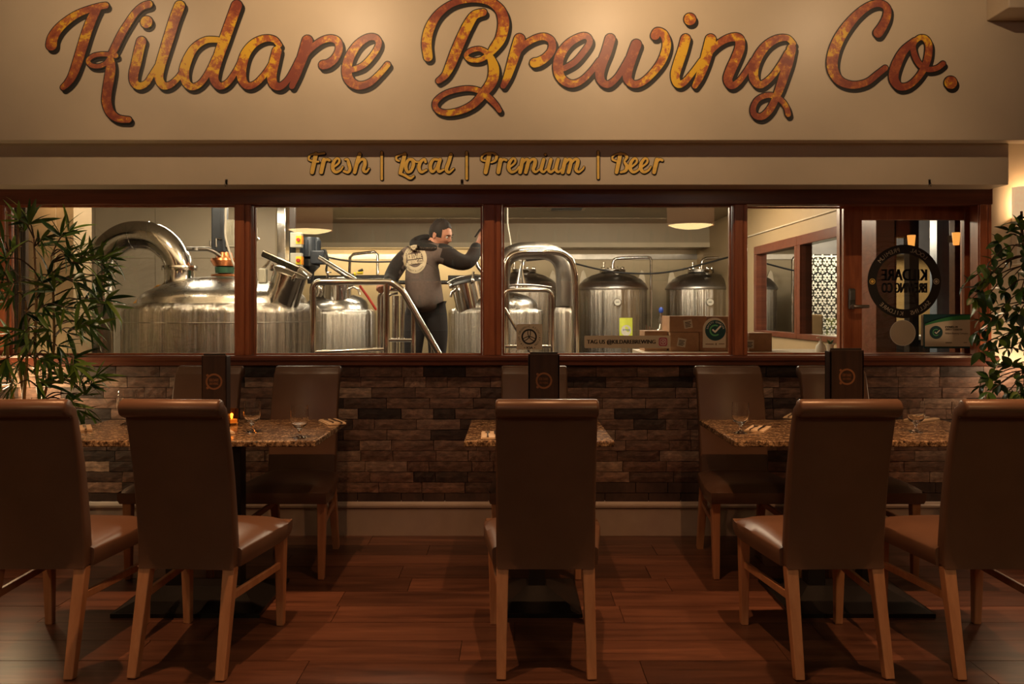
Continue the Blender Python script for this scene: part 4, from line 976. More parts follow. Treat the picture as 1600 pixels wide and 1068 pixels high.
# --- counter behind the third and fourth windows with boxes
struct('wall_counter', MB().box(PX(1000, 5.45), PX(1318, 5.45), 5.25, 5.80, 0, PZ(549, 5.45)), M['creamw'], bevel=.004)
CZ = PZ(549, 5.45)
def cbox(x0, x1, y0, y1, z0, z1, lab, rz=0, sticker=None, lid=True):
    cx, cy = (x0+x1)/2, (y0+y1)/2; w, d, h = (x1-x0)/2, (y1-y0)/2, z1-z0
    r = empty('cardboard_box', (cx, cy, z0), rz); tag(r, lab, 'box', 'cardboard boxes inside the window')
    MB().box(-w, w, -d, d, 0, h).build('body', M['card'], r, bevel=.003)
    MB().box(-w, w, -.002, .002, h, h+.001).build('tape', M['sticker'], r)
    if sticker:
        sx, sz, a = sticker; R = Matrix.Translation((sx, -d-.0015, sz))@Matrix.Rotation(a, 4, 'Y')
        s_ = MB().box(-.029, .029, -.0008, .0008, -.029, .029, R).build('paper_label', M['paper'], r)
        t_ = MB()
        for q in range(4): t_.box(-.02, .02-.006*(q % 2), -.0014, -.0008, .010-.010*q, .015-.010*q, R)
        t_.build('print', M['ink'], s_)
    return r
B = lambda px, Y=5.45: PX(px, Y)
BZ1 = lambda py, Y=5.45: PZ(py, Y)
cbox(B(1047), B(1092), 5.45, 5.75, CZ, BZ1(519), 'lower left cardboard box with a tilted white label', 0, (-.02, .062, .17))
cbox(B(1093), B(1148), 5.46, 5.76, CZ, BZ1(518), 'lower right cardboard box behind the arched green sticker')
cbox(B(1046), B(1104), 5.45, 5.72, BZ1(518.5), BZ1(493.5), 'upper left cardboard box with a tilted white label', 0, (-.0, .055, -.16))
cbox(B(1105), B(1150), 5.46, 5.73, BZ1(517.5), BZ1(494), 'upper right cardboard box against the window post')
cbox(B(1009), B(1045), 5.5, 5.72, CZ, BZ1(517), 'pale box at the left end of the stack, above the tag sign', 0)
cbox(B(1171), B(1207), 5.46, 5.7, CZ, BZ1(520), 'cardboard box with a white label, just right of the third post', 0, (-.075, .05, 0))
# soap pump bottle and little plant
pb = empty('pump_bottle', (B(1278), 5.40, CZ)); tag(pb, 'cream pump bottle on the inner sill beside the small potted plant', 'bottle')
MB().lathe([(0, 0), (.036, 0), (.038, .01), (.030, .045), (.013, .062), (.012, .075), (0, .075)], 24).build('body', M['paper'], pb, True)
MB().tube([(0, 0, .07), (0, 0, .095), (-.004, 0, .10), (-.028, 0, .098)], .005, 8).build('pump', M['paper'], pb, True)
pp = empty('small_potted_plant', (B(1289), 5.36, CZ)); tag(pp, 'tiny succulent in a cream pot on the inner sill', 'plant')
MB().lathe([(0, 0), (.018, 0), (.024, .05), (.026, .05), (.026, .056), (.02, .056), (.018, .045), (0, .045)], 20).build('pot', M['paper'], pp, True)
for k in range(9):
    a = k*.7; MB().tube([(0, 0, .045), (.01*math.cos(a), .01*math.sin(a), .065), (.022*math.cos(a), .022*math.sin(a), .078+.006*(k % 3))], [.003, .005, .001], 6).build('leaf', M['fleaf'], pp, True)
# ================================================================== STICKERS ON THE GLASS
def stw(Y, d): 
    def f(x, y): p = P(x, y, Y); return (p.x, Y-d, p.z)
    return f
def rrect(mb, x0, x1, y0, y1, r, tw, n=5):
    pts = []
    for cx, cy, a0 in ((x1-r, y0+r, -90), (x1-r, y1-r, 0), (x0+r, y1-r, 90), (x0+r, y0+r, 180)):
        for k in range(n+1): a = math.radians(a0+90*k/n); pts.append(tw(cx+r*math.cos(a), cy+r*math.sin(a)))
    mb.add(pts, [tuple(range(len(pts)))])
YG = 4.998
def sticker_thing(name, lab): r = empty(name); tag(r, lab, 'sticker'); return r
# square association sticker
r = sticker_thing('association_sticker', 'square cream sticker with a dark interlaced ring emblem and circular lettering')
mb = MB(); rrect(mb, 807, 847.5, 506, 546, .8, stw(YG, .001)); mb.build('backing', M['sticker'], r)
mb = MB(); ring(mb, 826.8, 525.8, 9.6, 12.2, stw(YG, .0018), 40)
for k in range(3):
    a = math.radians(-90+120*k); ux, uy = math.cos(a), math.sin(a); nx, ny = -uy, ux
    for s_ in (-1, 1):
        pts = [(826.8+ux*tt*10.6+nx*s_*w, 525.8+uy*tt*10.6+ny*s_*w, 1.25) for tt, w in ((0, .3), (.25, 1.5), (.5, 2.0), (.75, 2.0), (1, 1.6))]
        ribbon(mb, spline(pts, 4), stw(YG, .0018))
mb.build('emblem', M['ink'], r)
mb = MB(); text_ring(mb, 'IRISH ORGANIC ASSOCIATION', 826.8, 525.8, 16.2, 3.2, -148, 148, stw(YG, .0018)); text_line(mb, '\u2022 IOA \u2022', 819, 836, 544.6, 3.6, stw(YG, .0018), .25); mb.build('lettering', M['ink'], r)
# long tag sign
r = sticker_thing('tag_us_sticker', 'long cream strip reading TAG US with a camera icon, low on the third pane')
mb = MB(); rrect(mb, 913, 1047.5, 524, 543.5, 2, stw(YG, .001)); mb.build('backing', M['sticker'], r)
mb = MB(); text_line(mb, 'TAG US @KILDAREBREWING', 917.5, 1024, 536.6, 6.2, stw(YG, .0018), .35); mb.build('lettering', M['ink'], r)
mb = MB(); rrect(mb, 1029.3, 1042.6, 527, 540.3, 3, stw(YG, .0018)); ic = mb.build('camera_icon', M['insta'], r)
mb = MB()
def rr_ring(mb, x0, x1, y0, y1, r, t, tw):
    o = []; i_ = []
    for cx, cy, a0 in ((x1-r, y0+r, -90), (x1-r, y1-r, 0), (x0+r, y1-r, 90), (x0+r, y0+r, 180)):
        for k in range(6): a = math.radians(a0+18*k); o.append(tw(cx+r*math.cos(a), cy+r*math.sin(a))); i_.append(tw(cx+(r-t)*math.cos(a), cy+(r-t)*math.sin(a)))
    n = len(o); mb.add(o+i_, [(k, (k+1) % n, n+(k+1) % n, n+k) for k in range(n)])
rr_ring(mb, 1031.2, 1040.7, 528.9, 538.4, 2.4, .8, stw(YG, .0024)); ring(mb, 1036, 533.6, 1.5, 2.5, stw(YG, .0024), 20); disc(mb, 1038.8, 530.9, .5, stw(YG, .0024), 8); mb.build('icon_outline', M['paper'], ic)
# arched safety sticker
r = sticker_thing('safety_charter_sticker', 'arched cream sticker with a dark green disc and white tick, low on the third pane')
pts = [(1134, 543)]+[(1116.3+18*math.cos(math.radians(a)), 514-18*math.sin(math.radians(a))) for a in range(0, 181, 10)]+[(1098, 543)]
mb = MB(); f_ = stw(YG, .001); mb.add([f_(*p) for p in pts], [tuple(range(len(pts)))]); mb.build('backing', M['sticker'], r)
mb = MB(); disc(mb, 1117.7, 515.8, 16.1, stw(YG, .0018), 40); dk = mb.build('green_disc', M['teal'], r)
mb = MB(); ring(mb, 1117.3, 515.8, 6.8, 9.0, stw(YG, .0024), 30, math.radians(50), math.radians(300)); mb.build('letter_c_ring', M['lgreen'], dk)
mb = MB(); ribbon(mb, [(1113.8, 515.2, 2.6), (1117.2, 518.3, 2.6)], stw(YG, .003)); ribbon(mb, [(1117.2, 518.3, 2.6), (1125.5, 509.5, 2.6)], stw(YG, .003)); text_ring(mb, 'SAFETY CHARTER', 1117.7, 515.8, 13.0, 2.6, -82, 82, stw(YG, .0024), bold=.1); mb.build('tick_and_lettering', M['paper'], dk)
mb = MB(); rrect(mb, 1102, 1115, 536.6, 537.8, .4, stw(YG, .0018)); rrect(mb, 1118, 1119.5, 535.6, 539, .4, stw(YG, .0018)); rrect(mb, 1123, 1132, 536.4, 537.4, .4, stw(YG, .0018)); mb.build('small_print', M['emblem'], r)
# round mirrored emblem, disc, certificate on the leaf
YGL = YD+.0245
def mir(cx, Y, d):
    def f(x, y): p = P(2*cx-x, y, Y); return (p.x, Y-d, p.z)
    return f
r = sticker_thing('ring_emblem', 'large black ring emblem with mirrored lettering on the glazed leaf')
CX, CY = 1412.8, 439.5
mb = MB(); ring(mb, CX, CY, 43.5, 57.5, stw(YGL, .001), 64); mb.build('black_ring', M['ink'], r)
mb = MB(); text_ring(mb, 'LOCAL', CX, CY, 50, 6.5, -45, -10, mir(CX, YGL, .0018)); text_ring(mb, 'PREMIUM', CX, CY, 50, 6.5, 8, 52, mir(CX, YGL, .0018)); text_ring(mb, 'SALLINS', CX, CY, 50, 6.5, -128, -170, mir(CX, YGL, .0018), True)
text_ring(mb, 'KILDARE', CX, CY, 50, 6.5, 178, 132, mir(CX, YGL, .0018), True); mb.build('ring_lettering', M['sticker'], r)
mb = MB(); text_line(mb, 'KILDARE', CX-35, CX+35, CY-1.5, 18, mir(CX, YGL, .001), 1.1); text_line(mb, 'BREWING CO', CX-35, CX+35, CY+17.5, 15.5, mir(CX, YGL, .001), 1.0); mb.build('lettering', M['ink'], r)
for s_ in (-1, 1):
    mb = MB(); ring(mb, CX+s_*50, CY, 3.6, 4.6, stw(YGL, .0018), 20); disc(mb, CX+s_*50, CY, 2.4, stw(YGL, .0018), 14); mb.build('badge', M['gold'] if s_ < 0 else M['sticker'], r)
r = sticker_thing('round_sticker', 'plain round pale sticker under the black ring emblem')
mb = MB(); disc(mb, 1410.5, 519.8, 19.2, stw(YGL, .001), 48); mb.build('backing', M['sticker'], r); mb = MB(); disc(mb, 1410.5, 519.8, 20.2, stw(YGL, .0004), 48); mb.build('border', M['paper'], r)
r = empty('safety_certificate'); tag(r, 'framed certificate with a green arc and tick emblem beside the round sticker', 'certificate')
x0, x1, y0, y1 = 1445, 1519, 492, 541; T = lambda d: stw(5.03, d)
c0_, c1_ = P(x0, y0, 5.03), P(x1, y1, 5.03)
MB().box(c0_.x-.004, c1_.x+.004, 5.032, 5.040, c1_.z-.012, c0_.z+.006).build('frame', M['teal'], r, bevel=.001)
mb = MB(); pts = [(x0, y1), (x1, y1), (x1, 494)]+[(x1-(x1-x0)*k/12, 494+12*(k/12)**2.2) for k in range(1, 13)]
mb.add([T(.001)(*p) for p in pts], [tuple(range(len(pts)))]); mb.build('sheet', M['sticker'], r)
mb = MB(); n = 14
mb.add([T(.002)(x1-(x1-x0)*k/n, 492+14*(k/n)**2.2) for k in range(n+1)]+[T(.002)(x1-(x1-x0)*k/n, 499+9.5*(k/n)**2.4) for k in range(n+1)], [(k, k+1, n+2+k, n+1+k) for k in range(n)]); mb.build('green_arc', M['green'], r)
mb = MB(); disc(mb, 1462.5, 519, 10.2, T(.002), 30); dk = mb.build('emblem_disc', M['teal'], r)
mb = MB(); ring(mb, 1462.3, 519, 4.2, 5.6, T(.003), 24, math.radians(50), math.radians(300)); mb.build('letter_c_ring', M['lgreen'], dk)
mb = MB(); ribbon(mb, [(1460.6, 518.8, 1.5), (1462.6, 520.6, 1.5)], T(.0035)); ribbon(mb, [(1462.6, 520.6, 1.5), (1467.4, 515.8, 1.5)], T(.0035)); mb.build('tick', M['paper'], dk)
mb = MB(); text_line(mb, 'COVID-19', 1477, 1496, 512.4, 3.4, T(.002), .2); text_line(mb, 'SAFETY CHARTER', 1477, 1503.5, 515.8, 2.4, T(.002), .1); text_line(mb, 'Kildare Brewing Company', 1477, 1512, 521.6, 2.6, T(.002)); rrect(mb, 1477, 1487, 534.5, 535.5, .3, T(.002)); rrect(mb, 1505, 1511, 534.5, 535.3, .3, T(.002)); mb.build('lettering', M['ink'], r)
MB().box(PX(1440, 5.06), PX(1446, 5.06), 5.062, 5.068, PZ(539.5, 5.06), PZ(492, 5.06)).build('side_sheet', M['sticker'], r)
# ledge behind the sill that carries the certificate
struct('trim_30', MB().box(PX(1347, 5.0), PX(1529, 5.0), 4.985, YD+.0, ZG0-.05, ZG0+.004), M['frame'])
# ================================================================== THE BREWER
YM = 7.0
def skin(verts, edges, radii, name, mats, sub=2, root=0):
    me = bpy.data.meshes.new(name); me.from_pydata([tuple(v) for v in verts], edges, [])
    o = bpy.data.objects.new(name, me); COL.objects.link(o)
    m = o.modifiers.new('skin', 'SKIN'); m.use_smooth_shade = True
    if not me.skin_vertices: bpy.ops.mesh  # noqa
    for i, r in enumerate(radii):
        sv = me.skin_vertices[0].data[i]; sv.radius = r if isinstance(r, tuple) else (r, r); sv.use_root = (i == root)
    s = o.modifiers.new('sub', 'SUBSURF'); s.levels = sub; s.render_levels = sub
    dg = bpy.context.evaluated_depsgraph_get(); me2 = bpy.data.meshes.new_from_object(o.evaluated_get(dg))
    bpy.data.objects.remove(o); me2.name = name
    me2.materials.clear()
    for q in mats: me2.materials.append(q)
    me2.polygons.foreach_set('use_smooth', [True]*len(me2.polygons))
    o = bpy.data.objects.new(name, me2); COL.objects.link(o); return o
def PM(px, py, dy=0): return P(px, py, YM+dy)
man = empty('person', (PX(664, YM), YM, .60)); tag(man, 'man in a charcoal hoodie with black sleeves reaching up to the right behind the glass', 'person')
def rel(o): o.parent = man; o.matrix_parent_inverse = Matrix.Translation(man.location).inverted(); return o
# torso + sleeves (sweatshirt)
V_ = [PM(665, 492), PM(663, 462), PM(661, 438), PM(660, 416), PM(664, 395), PM(671, 384),
      PM(640, 395), PM(624, 410, -.02), PM(613, 430, -.10), PM(609, 438, -.25), PM(606, 441, -.42),
      PM(688, 394, -.02), PM(707, 405, -.03), PM(730, 413, 0), PM(740, 399, .05), PM(747, 380, .10)]
E_ = [(0,1),(1,2),(2,3),(3,4),(4,5),(3,6),(6,7),(7,8),(8,9),(9,10),(4,11),(11,12),(12,13),(13,14),(14,15)]
R_ = [(.25,.19),(.24,.18),(.235,.17),(.225,.165),(.145,.11),(.075,.075),(.10,.10),(.085,.085),(.075,.075),(.06,.06),(.05,.05),(.115,.115),(.095,.095),(.082,.082),(.07,.07),(.052,.052)]
def make_shirt():
    for trial in (R_, [((a+b)/2) for a, b in R_]):
        try:
            o = skin(V_, E_, trial, 'sweatshirt', [M['sweat'], M['sleeve']], 2); return o
        except Exception as e: print('skin failed', e)
shirt = make_shirt()
xsL, xsR = PX(632, YM), PX(686, YM)
for p in shirt.data.polygons:
    c = p.center
    # sleeves begin at raglan lines
    zl = c.z
    if c.x < xsL-.005+(PZ(395, YM)-zl)*.02 and zl > PZ(446, YM) and not (zl < PZ(425, YM) and c.x > PX(627, YM)): p.material_index = 1
    if c.x > xsR+.01+max(0, (PZ(385, YM)-zl))*.28 and zl > PZ(425, YM): p.material_index = 1
rel(shirt)
# trousers
V2 = [PM(665, 456), PM(651, 494), PM(647, 522, -.02), PM(645, 560), PM(646, 590, .05), PM(646, 612), PM(680, 492), PM(684, 522), PM(683, 560, .02), PM(682, 590, .06), PM(682, 612, .02)]
E2 = [(0,1),(1,2),(2,3),(3,4),(4,5),(0,6),(6,7),(7,8),(8,9),(9,10)]
R2 = [(.15,.13),(.125,.12),(.098,.1),(.078,.08),(.072,.075),(.065,.065),(.125,.12),(.098,.1),(.078,.08),(.072,.075),(.065,.065)]
rel(skin(V2, E2, R2, 'trousers', [M['jeans']], 2))
for px, dy in ((646, 0), (682, .02)):
    c = PM(px, 621, dy); rel(MB().lathe([(0, -.03), (.05, -.03), (.052, .0), (.045, .04), (.03, .06), (0, .06)], 20, Matrix.Translation((c.x, c.y+.05, .632))@Matrix.Diagonal((1, 2.3, 1, 1))).build('shoe', M['shoe'], None, True))
# head, neck, hands : one remeshed body
body = MB()
hc = PM(688, 366); hs = 1.10
HR = Matrix.Translation(hc)@Euler((math.radians(0), math.radians(0), math.radians(-118))).to_matrix().to_4x4()@Euler((math.radians(-18), math.radians(10), 0)).to_matrix().to_4x4()
def headpt(u, v, g=0):
    """u: longitude from the face (+Y), v: latitude"""
    x, y, z = math.sin(u)*math.cos(v), math.cos(u)*math.cos(v), math.sin(v)
    rx, ry, rz = .076, .096, .118
    if z < 0: k = 1-.30*(-z)**1.2; rx *= k; ry *= (1-.12*(-z)) if y > 0 else (1-.30*(-z))
    px, py, pz = x*rx, y*ry, z*rz
    if y > 0:
        def bmp_(cx, cz, sx, sz, h): return h*math.exp(-((px-cx)/sx)**2-((pz-cz)/sz)**2)
        d = bmp_(0, -.022, .011, .020, .020)+bmp_(0, -.030, .016, .008, .008)           # nose
        d += bmp_(0, .022, .045, .010, .006)-bmp_(.030, .002, .016, .012, .011)-bmp_(-.030, .002, .016, .012, .011)  # brow, eye sockets
        d += bmp_(0, -.062, .022, .006, .006)+bmp_(0, -.072, .020, .006, .005)-bmp_(0, -.067, .022, .0025, .004)     # lips
        d += bmp_(0, -.098, .020, .016, .010)+bmp_(.042, -.025, .018, .016, .004)+bmp_(-.042, -.025, .018, .016, .004)
        py += d
    return Vector((px, py, pz))*(hs*(1+g))
def head_grid(mb, g, nu=56, nv=44, keep=None, M_=HR):
    vs = []; fs = []
    for j in range(nv+1):
        v = -PI/2+PI*j/nv
        for i in range(nu): vs.append(M_@headpt(2*PI*i/nu, v, g(2*PI*i/nu, v) if callable(g) else g))
    for j in range(nv):
        for i in range(nu):
            if keep and not keep(2*PI*(i+.5)/nu, -PI/2+PI*(j+.5)/nv): continue
            i2 = (i+1) % nu; fs.append((j*nu+i, j*nu+i2, (j+1)*nu+i2, (j+1)*nu+i))
    mb.add(vs, fs)
head_grid(body, 0)
nb_ = PM(672, 388); body.tube([nb_, (nb_+hc)/2, hc+Vector((-.03, .01, -.03))], [.062, .056, .055], 20)
for s in (-1, 1):      # ears
    ec = HR@(Vector((s*.078, -.008, -.004))*hs)
    R = HR.to_3x3().to_4x4(); R.translation = ec
    body.lathe([(0, -.012), (.016, -.008), (.021, 0), (.018, .006), (.012, .004), (0, 0)], 18, R@Matrix.Diagonal((1, .75, 1.45, 1))@Matrix.Rotation(s*PI/2, 4, 'Y')@Matrix.Scale(1.0, 4))
# hands
def hand(mb, wrist, dirv, nrm, s=1.0, curl=.5, side=1):
    d = dirv.normalized(); n = nrm.normalized(); n = (n-d*n.dot(d)).normalized(); w = d.cross(n)*side
    palm = [wrist, wrist+d*.035*s, wrist+d*.075*s]
    for k in range(4):
        o = (k-1.5)*.020*s
        mb.tube([wrist+w*o*.6, wrist+d*.045*s+w*o, wrist+d*.085*s+w*o], [.017*s, .015*s, .0125*s], 10)
        L = [.036, .042, .039, .030][k]*s; p = wrist+d*.085*s+w*o; a = 0; pts = [p]; r = [.0105*s]
        for j in range(3):
            a += curl*(.6+.3*j); q = d*math.cos(a)+n*math.sin(a); p = p+q*L*(1, .72, .6)[j]; pts.append(p); r.append((.0098, .009, .007)[j]*s)
        mb.tube(pts, r, 10)
    p = wrist+d*.02*s-w*.026*s; q = (d*.7-w*.55+n*.5).normalized(); q2 = (d*.8-w*.1+n*.6).normalized()
    mb.tube([p, p+q*.035*s, p+q*.035*s+q2*.030*s, p+q*.035*s+q2*.052*s], [.015*s, .013*s, .011*s, .008*s], 10)
wr = PM(748, 379, .11); hand(body, wr, Vector((.28, .05, .8)), Vector((.8, .3, .3)), 1.08, .55, 1)
wl = PM(605.5, 441.5, -.42); hand(body, wl, Vector((-.25, -.75, -.15)), Vector((0, -.2, -1)), 1.05, .6, -1)
body.tube([PM(744, 388, .08), wr], [.03, .028], 14); body.tube([PM(609, 438, -.25), wl], [.03, .028], 14)
# trunk and legs hidden in the clothes, so the figure is one continuous surface
body.tube([PM(672, 386), PM(664, 396), PM(660, 420), PM(661, 450), PM(664, 478)], [.05, .06, .09, .09, .10], 20)
for a, b, c, d_ in (((664, 396, 0), (640, 400, 0), (613, 430, -.10), (609, 438, -.25)), ((664, 396, 0), (690, 396, -.02), (730, 413, 0), (744, 388, .08))):
    body.tube([PM(*a), PM(*b), PM(*c), PM(*d_)], [.04, .045, .038, .032], 14)
for a in ((664, 478, 650, 520, 646, 612), (664, 478, 682, 520, 682, 612)):
    body.tube([PM(a[0], a[1]), PM(a[2], a[3]), PM(a[4], a[5], .02)], [.05, .06, .04], 14)
bo = body.build('body', M['skin'], None, True)
rm = bo.modifiers.new('rm', 'REMESH'); rm.mode = 'VOXEL'; rm.voxel_size = .0052; rm.use_smooth_shade = True
smm = bo.modifiers.new('sm', 'SMOOTH'); smm.factor = .5; smm.iterations = 2
rel(bo)
# hair : skull cap with a fringe
def hk(u, v):
    u = (u+PI) % (2*PI)-PI; au = abs(u)
    lim = .64+.06*math.sin(u*7) if au < .75 else (.5 if au < 1.05 else (-.05 if au < 1.42 else (.16 if au < 1.85 else -.50)))
    return v > lim
hair = MB(); head_grid(hair, lambda u, v: .035+.05*max(0, math.sin(v))+.02*math.sin(u*9+v*7)*max(0, math.sin(v)), keep=hk); head_grid(hair, .01, keep=hk)
ho = hair.build('hair', M['hair'], None, True); rel(ho)
eyes = MB()
for s in (-1, 1):
    e = HR@(Vector((s*.030, .0815, .002))*hs); eyes.lathe([(0, -.011), (.008, -.008), (.011, 0), (.008, .008), (0, .011)], 14, Matrix.Translation(e))
rel(eyes.build('eyes', M['eye'], None, True))
iris = MB(); brow = MB()
for s in (-1, 1):
    e = HR@(Vector((s*.031, .091, .000))*hs); iris.lathe([(0, -.005), (.0035, -.0035), (.005, 0), (.0035, .0035), (0, .005)], 10, Matrix.Translation(e))
    brow.tube([HR@(Vector((s*x, y, z))*hs) for x, y, z in ((.014, .103, .020), (.030, .099, .024), (.046, .086, .019))], [.003, .0038, .002], 6)
rel(iris.build('iris', M['hair'], None, True)); rel(brow.build('eyebrows', M['hair'], None, True))
# hood lying on the shoulders
hp = [PM(654, 384, -.09), PM(646, 380, .01), PM(654, 374, .09), PM(668, 371, .12), PM(681, 377, .10), PM(689, 387, .03), PM(685, 390, -.07), PM(670, 386, -.12)]
hl = spline([tuple(p)+(r,) for p, r in zip(hp, (.040, .036, .034, .03, .03, .036, .034, .038))], 5, True)
rel(MB().tube([p[:3] for p in hl], [p[3] for p in hl], 16, True).build('hood', M['sleeve'], None, True))
rel(MB().lathe([(0, -.05), (.08, -.04), (.12, -.01), (.125, .02), (.09, .045), (0, .055)], 24, Matrix.Translation(PM(664, 384, .02))@Matrix.Diagonal((1.0, .95, 1, 1))).build('hood_folds', M['sleeve'], None, True))
# tool held in the right hand
rel(MB().tube([PM(742, 370, .13), PM(749, 360, .15), PM(757, 353, .17), PM(766, 349, .18)], [.008, .009, .008, .006], 10).build('sampling_tool', M['black'], None, True))
# emblem on the back, laid on the cloth
from mathutils.bvhtree import BVHTree
bpy.context.view_layer.update()
bv = BVHTree.FromPolygons([v.co.copy() for v in shirt.data.vertices], [tuple(p.vertices) for p in shirt.data.polygons])
def onback(d):
    def f(x, y):
        # emblem coordinates (unit disc) -> tilted ellipse on the back
        a = math.radians(-8); ex = x*18.5; ey = y*22.5; px = 648.5+ex*math.cos(a)-ey*math.sin(a)*.6; py = 404.5+ex*math.sin(a)*1.0+ey*math.cos(a)
        o_ = Vector((0, 0, H)); dv = (PM(px, py)-o_).normalized(); h = bv.ray_cast(o_, dv)
        t = (h[0]-o_).length if h[0] is not None else (PM(px, py)-o_).length-.17
        return tuple(o_+dv*(t-d))
    return f
eb = MB(); 
for r0_, r1_ in ((.68, .78), (.78, .88), (.88, 1.0)): ring(eb, 0, 0, r0_, r1_, onback(.006), 48)
ebo = eb.build('back_emblem', M['sticker'], None); rel(ebo); ebo['label'] = 'cream oval brewery emblem'
eb = MB()
text_line(eb, 'KILDARE', -.60, .60, -.02, .36, onback(.011), .03); text_line(eb, 'BREWING CO', -.60, .60, .34, .30, onback(.011), .025)
ribbon(eb, spline([(-.5, .42, .09), (-.25, .58, .11), (0, .63, .12), (.25, .58, .11), (.5, .42, .09)], 5), onback(.008)); ribbon(eb, spline([(-.42, -.46, .06), (-.1, -.6, .1), (.3, -.55, .08)], 5), onback(.008))
eb.build('emblem_lettering', M['sticker'], ebo)
eb = MB(); text_ring(eb, 'CRAFT BREWERY', 0, 0, .84, .11, -70, 60, onback(.009)); text_ring(eb, 'COUNTY KILDARE', 0, 0, .84, .11, 240, 130, onback(.009), True)
eb.build('ring_lettering', M['ink'], ebo)
# ================================================================== DINING ROOM
# --- chair
def make_chair():
    r = empty('dining_chair'); L = M['leather']
    # backrest: side profile (y, z), leaning back, scroll top
    fr = [(.145, .395), (.148, .46), (.130, .62), (.098, .80), (.052, .97), (.030, 1.030)]
    bk = [(.085, .395), (.086, .46), (.070, .62), (.042, .80), (.006, .95), (-.008, .996)]
    F_ = spline(fr, 4); B_ = spline(bk, 4)
    sc_ = []; cy, cz, R = -.026, 1.034, .035
    for k in range(15):
        a = math.radians(22+ k*(250)/14); sc_.append((cy+R*math.cos(a), cz+R*math.sin(a)))
    poly = F_+sc_+B_[::-1]
    # rounded side edges
    mb = MB(); n = len(poly); cxs = []; hw = .193
    cols = [(-hw, .010), (-hw+.003, .004), (-hw+.010, 0), (0, 0), (hw-.010, 0), (hw-.003, .004), (hw, .010)]
    cen = (sum(p[0] for p in poly)/n, sum(p[1] for p in poly)/n)
    nrm = []
    for i in range(n):
        a, b = poly[i-1], poly[(i+1) % n]; tx, tz = b[0]-a[0], b[1]-a[1]; l = math.hypot(tx, tz) or 1; nrm.append((tz/l, -tx/l))
    ar = sum(poly[i][0]*poly[(i+1) % n][1]-poly[(i+1) % n][0]*poly[i][1] for i in range(n)); sg = 1 if ar > 0 else -1
    vs = []
    for x, ins in cols:
        for i in range(n): vs.append((x, poly[i][0]-sg*nrm[i][0]*ins, poly[i][1]-sg*nrm[i][1]*ins))
    fs = [(j*n+i, j*n+(i+1) % n, (j+1)*n+(i+1) % n, (j+1)*n+i) for j in range(len(cols)-1) for i in range(n)]
    # end faces as strips between front and back
    nf = len(F_); e = len(cols)-1
    mb.add(vs, fs); 
    def cap(o):
        b = list(range(n)); 
        fs = []
        for i in range(nf-1): fs.append((o+i, o+i+1, o+n-2-i, o+n-1-i))
        fs.append(tuple(o+i for i in range(nf-1, n-nf+1)))
        return fs
    base = 0
    for f in cap(0): mb.f.append(f); mb.mi.append(0)
    for f in cap(e*n): mb.f.append(f); mb.mi.append(0)
    mb.build('backrest', L, r, True)
    # seam under the scroll
    MB().tube([(-.190, -.010, .997), (.190, -.010, .997)], .003, 6).build('piping', L, r, True)
    # seat: tapered, crowned
    sb_ = MB(); N = 14; ya, yb = .125, .585
    def hwid(t): return .205+.045*min(1, t*1.4)
    top = {}
    for j in range(N+1):
        t = j/N; y = ya+(yb-ya)*t; w = hwid(t)
        for i in range(N+1):
            s = -1+2*i/N; ex = 1-abs(s)**6; ey = 1-abs(2*t-1)**7; z = .487+.018*(1-s*s)*(1-(2*t-1)**2)-.022*(1-min(ex, 1))-.022*(1-min(1, ey if t > .5 else 1))
            xx = s*w*(1-.025*(abs(2*t-1)**8 if t > .5 else 0)); top[i, j] = len(sb_.v); sb_.v.append((xx, y, z))
    for j in range(N):
        for i in range(N): sb_.f.append((top[i, j], top[i+1, j], top[i+1, j+1], top[i, j+1])); sb_.mi.append(0)
    per = [(i, 0) for i in range(N+1)]+[(N, j) for j in range(1, N+1)]+[(i, N) for i in range(N-1, -1, -1)]+[(0, j) for j in range(N-1, 0, -1)]
    rings = [[top[p] for p in per]]
    for z, g in ((.458, 1.018), (.42, 1.016), (.398, 1.0)):
        row_ = []
        for p in per:
            v = sb_.v[top[p]]; row_.append(len(sb_.v)); sb_.v.append((v[0]*g, ya+(v[1]-ya)*(1+(g-1)*2), z))
        rings.append(row_)
    for a, b in zip(rings, rings[1:]):
        m = len(a)
        for i in range(m): sb_.f.append((a[i], a[(i+1) % m], b[(i+1) % m], b[i])); sb_.mi.append(0)
    sb_.f.append(tuple(rings[-1])); sb_.mi.append(0)
    sb_.build('seat', L, r, True)
    for s in (-1, 1):
        MB().beam((s*.168, .115, .40), (s*.172, .018, 0), (.048, .044), (.036, .036), (0, 1, 0)).build('leg', M['leg'], r, bevel=.004)
        MB().beam((s*.215, .545, .40), (s*.212, .552, 0), (.046, .046), (.032, .032), (0, 1, 0)).build('leg', M['leg'], r, bevel=.004)
        MB().beam((s*.172, .095, .285), (s*.212, .548, .270), (.018, .030)).build('stretcher', M['leg'], r, bevel=.003)
    return r
ch0 = make_chair(); kids0 = build_kids()
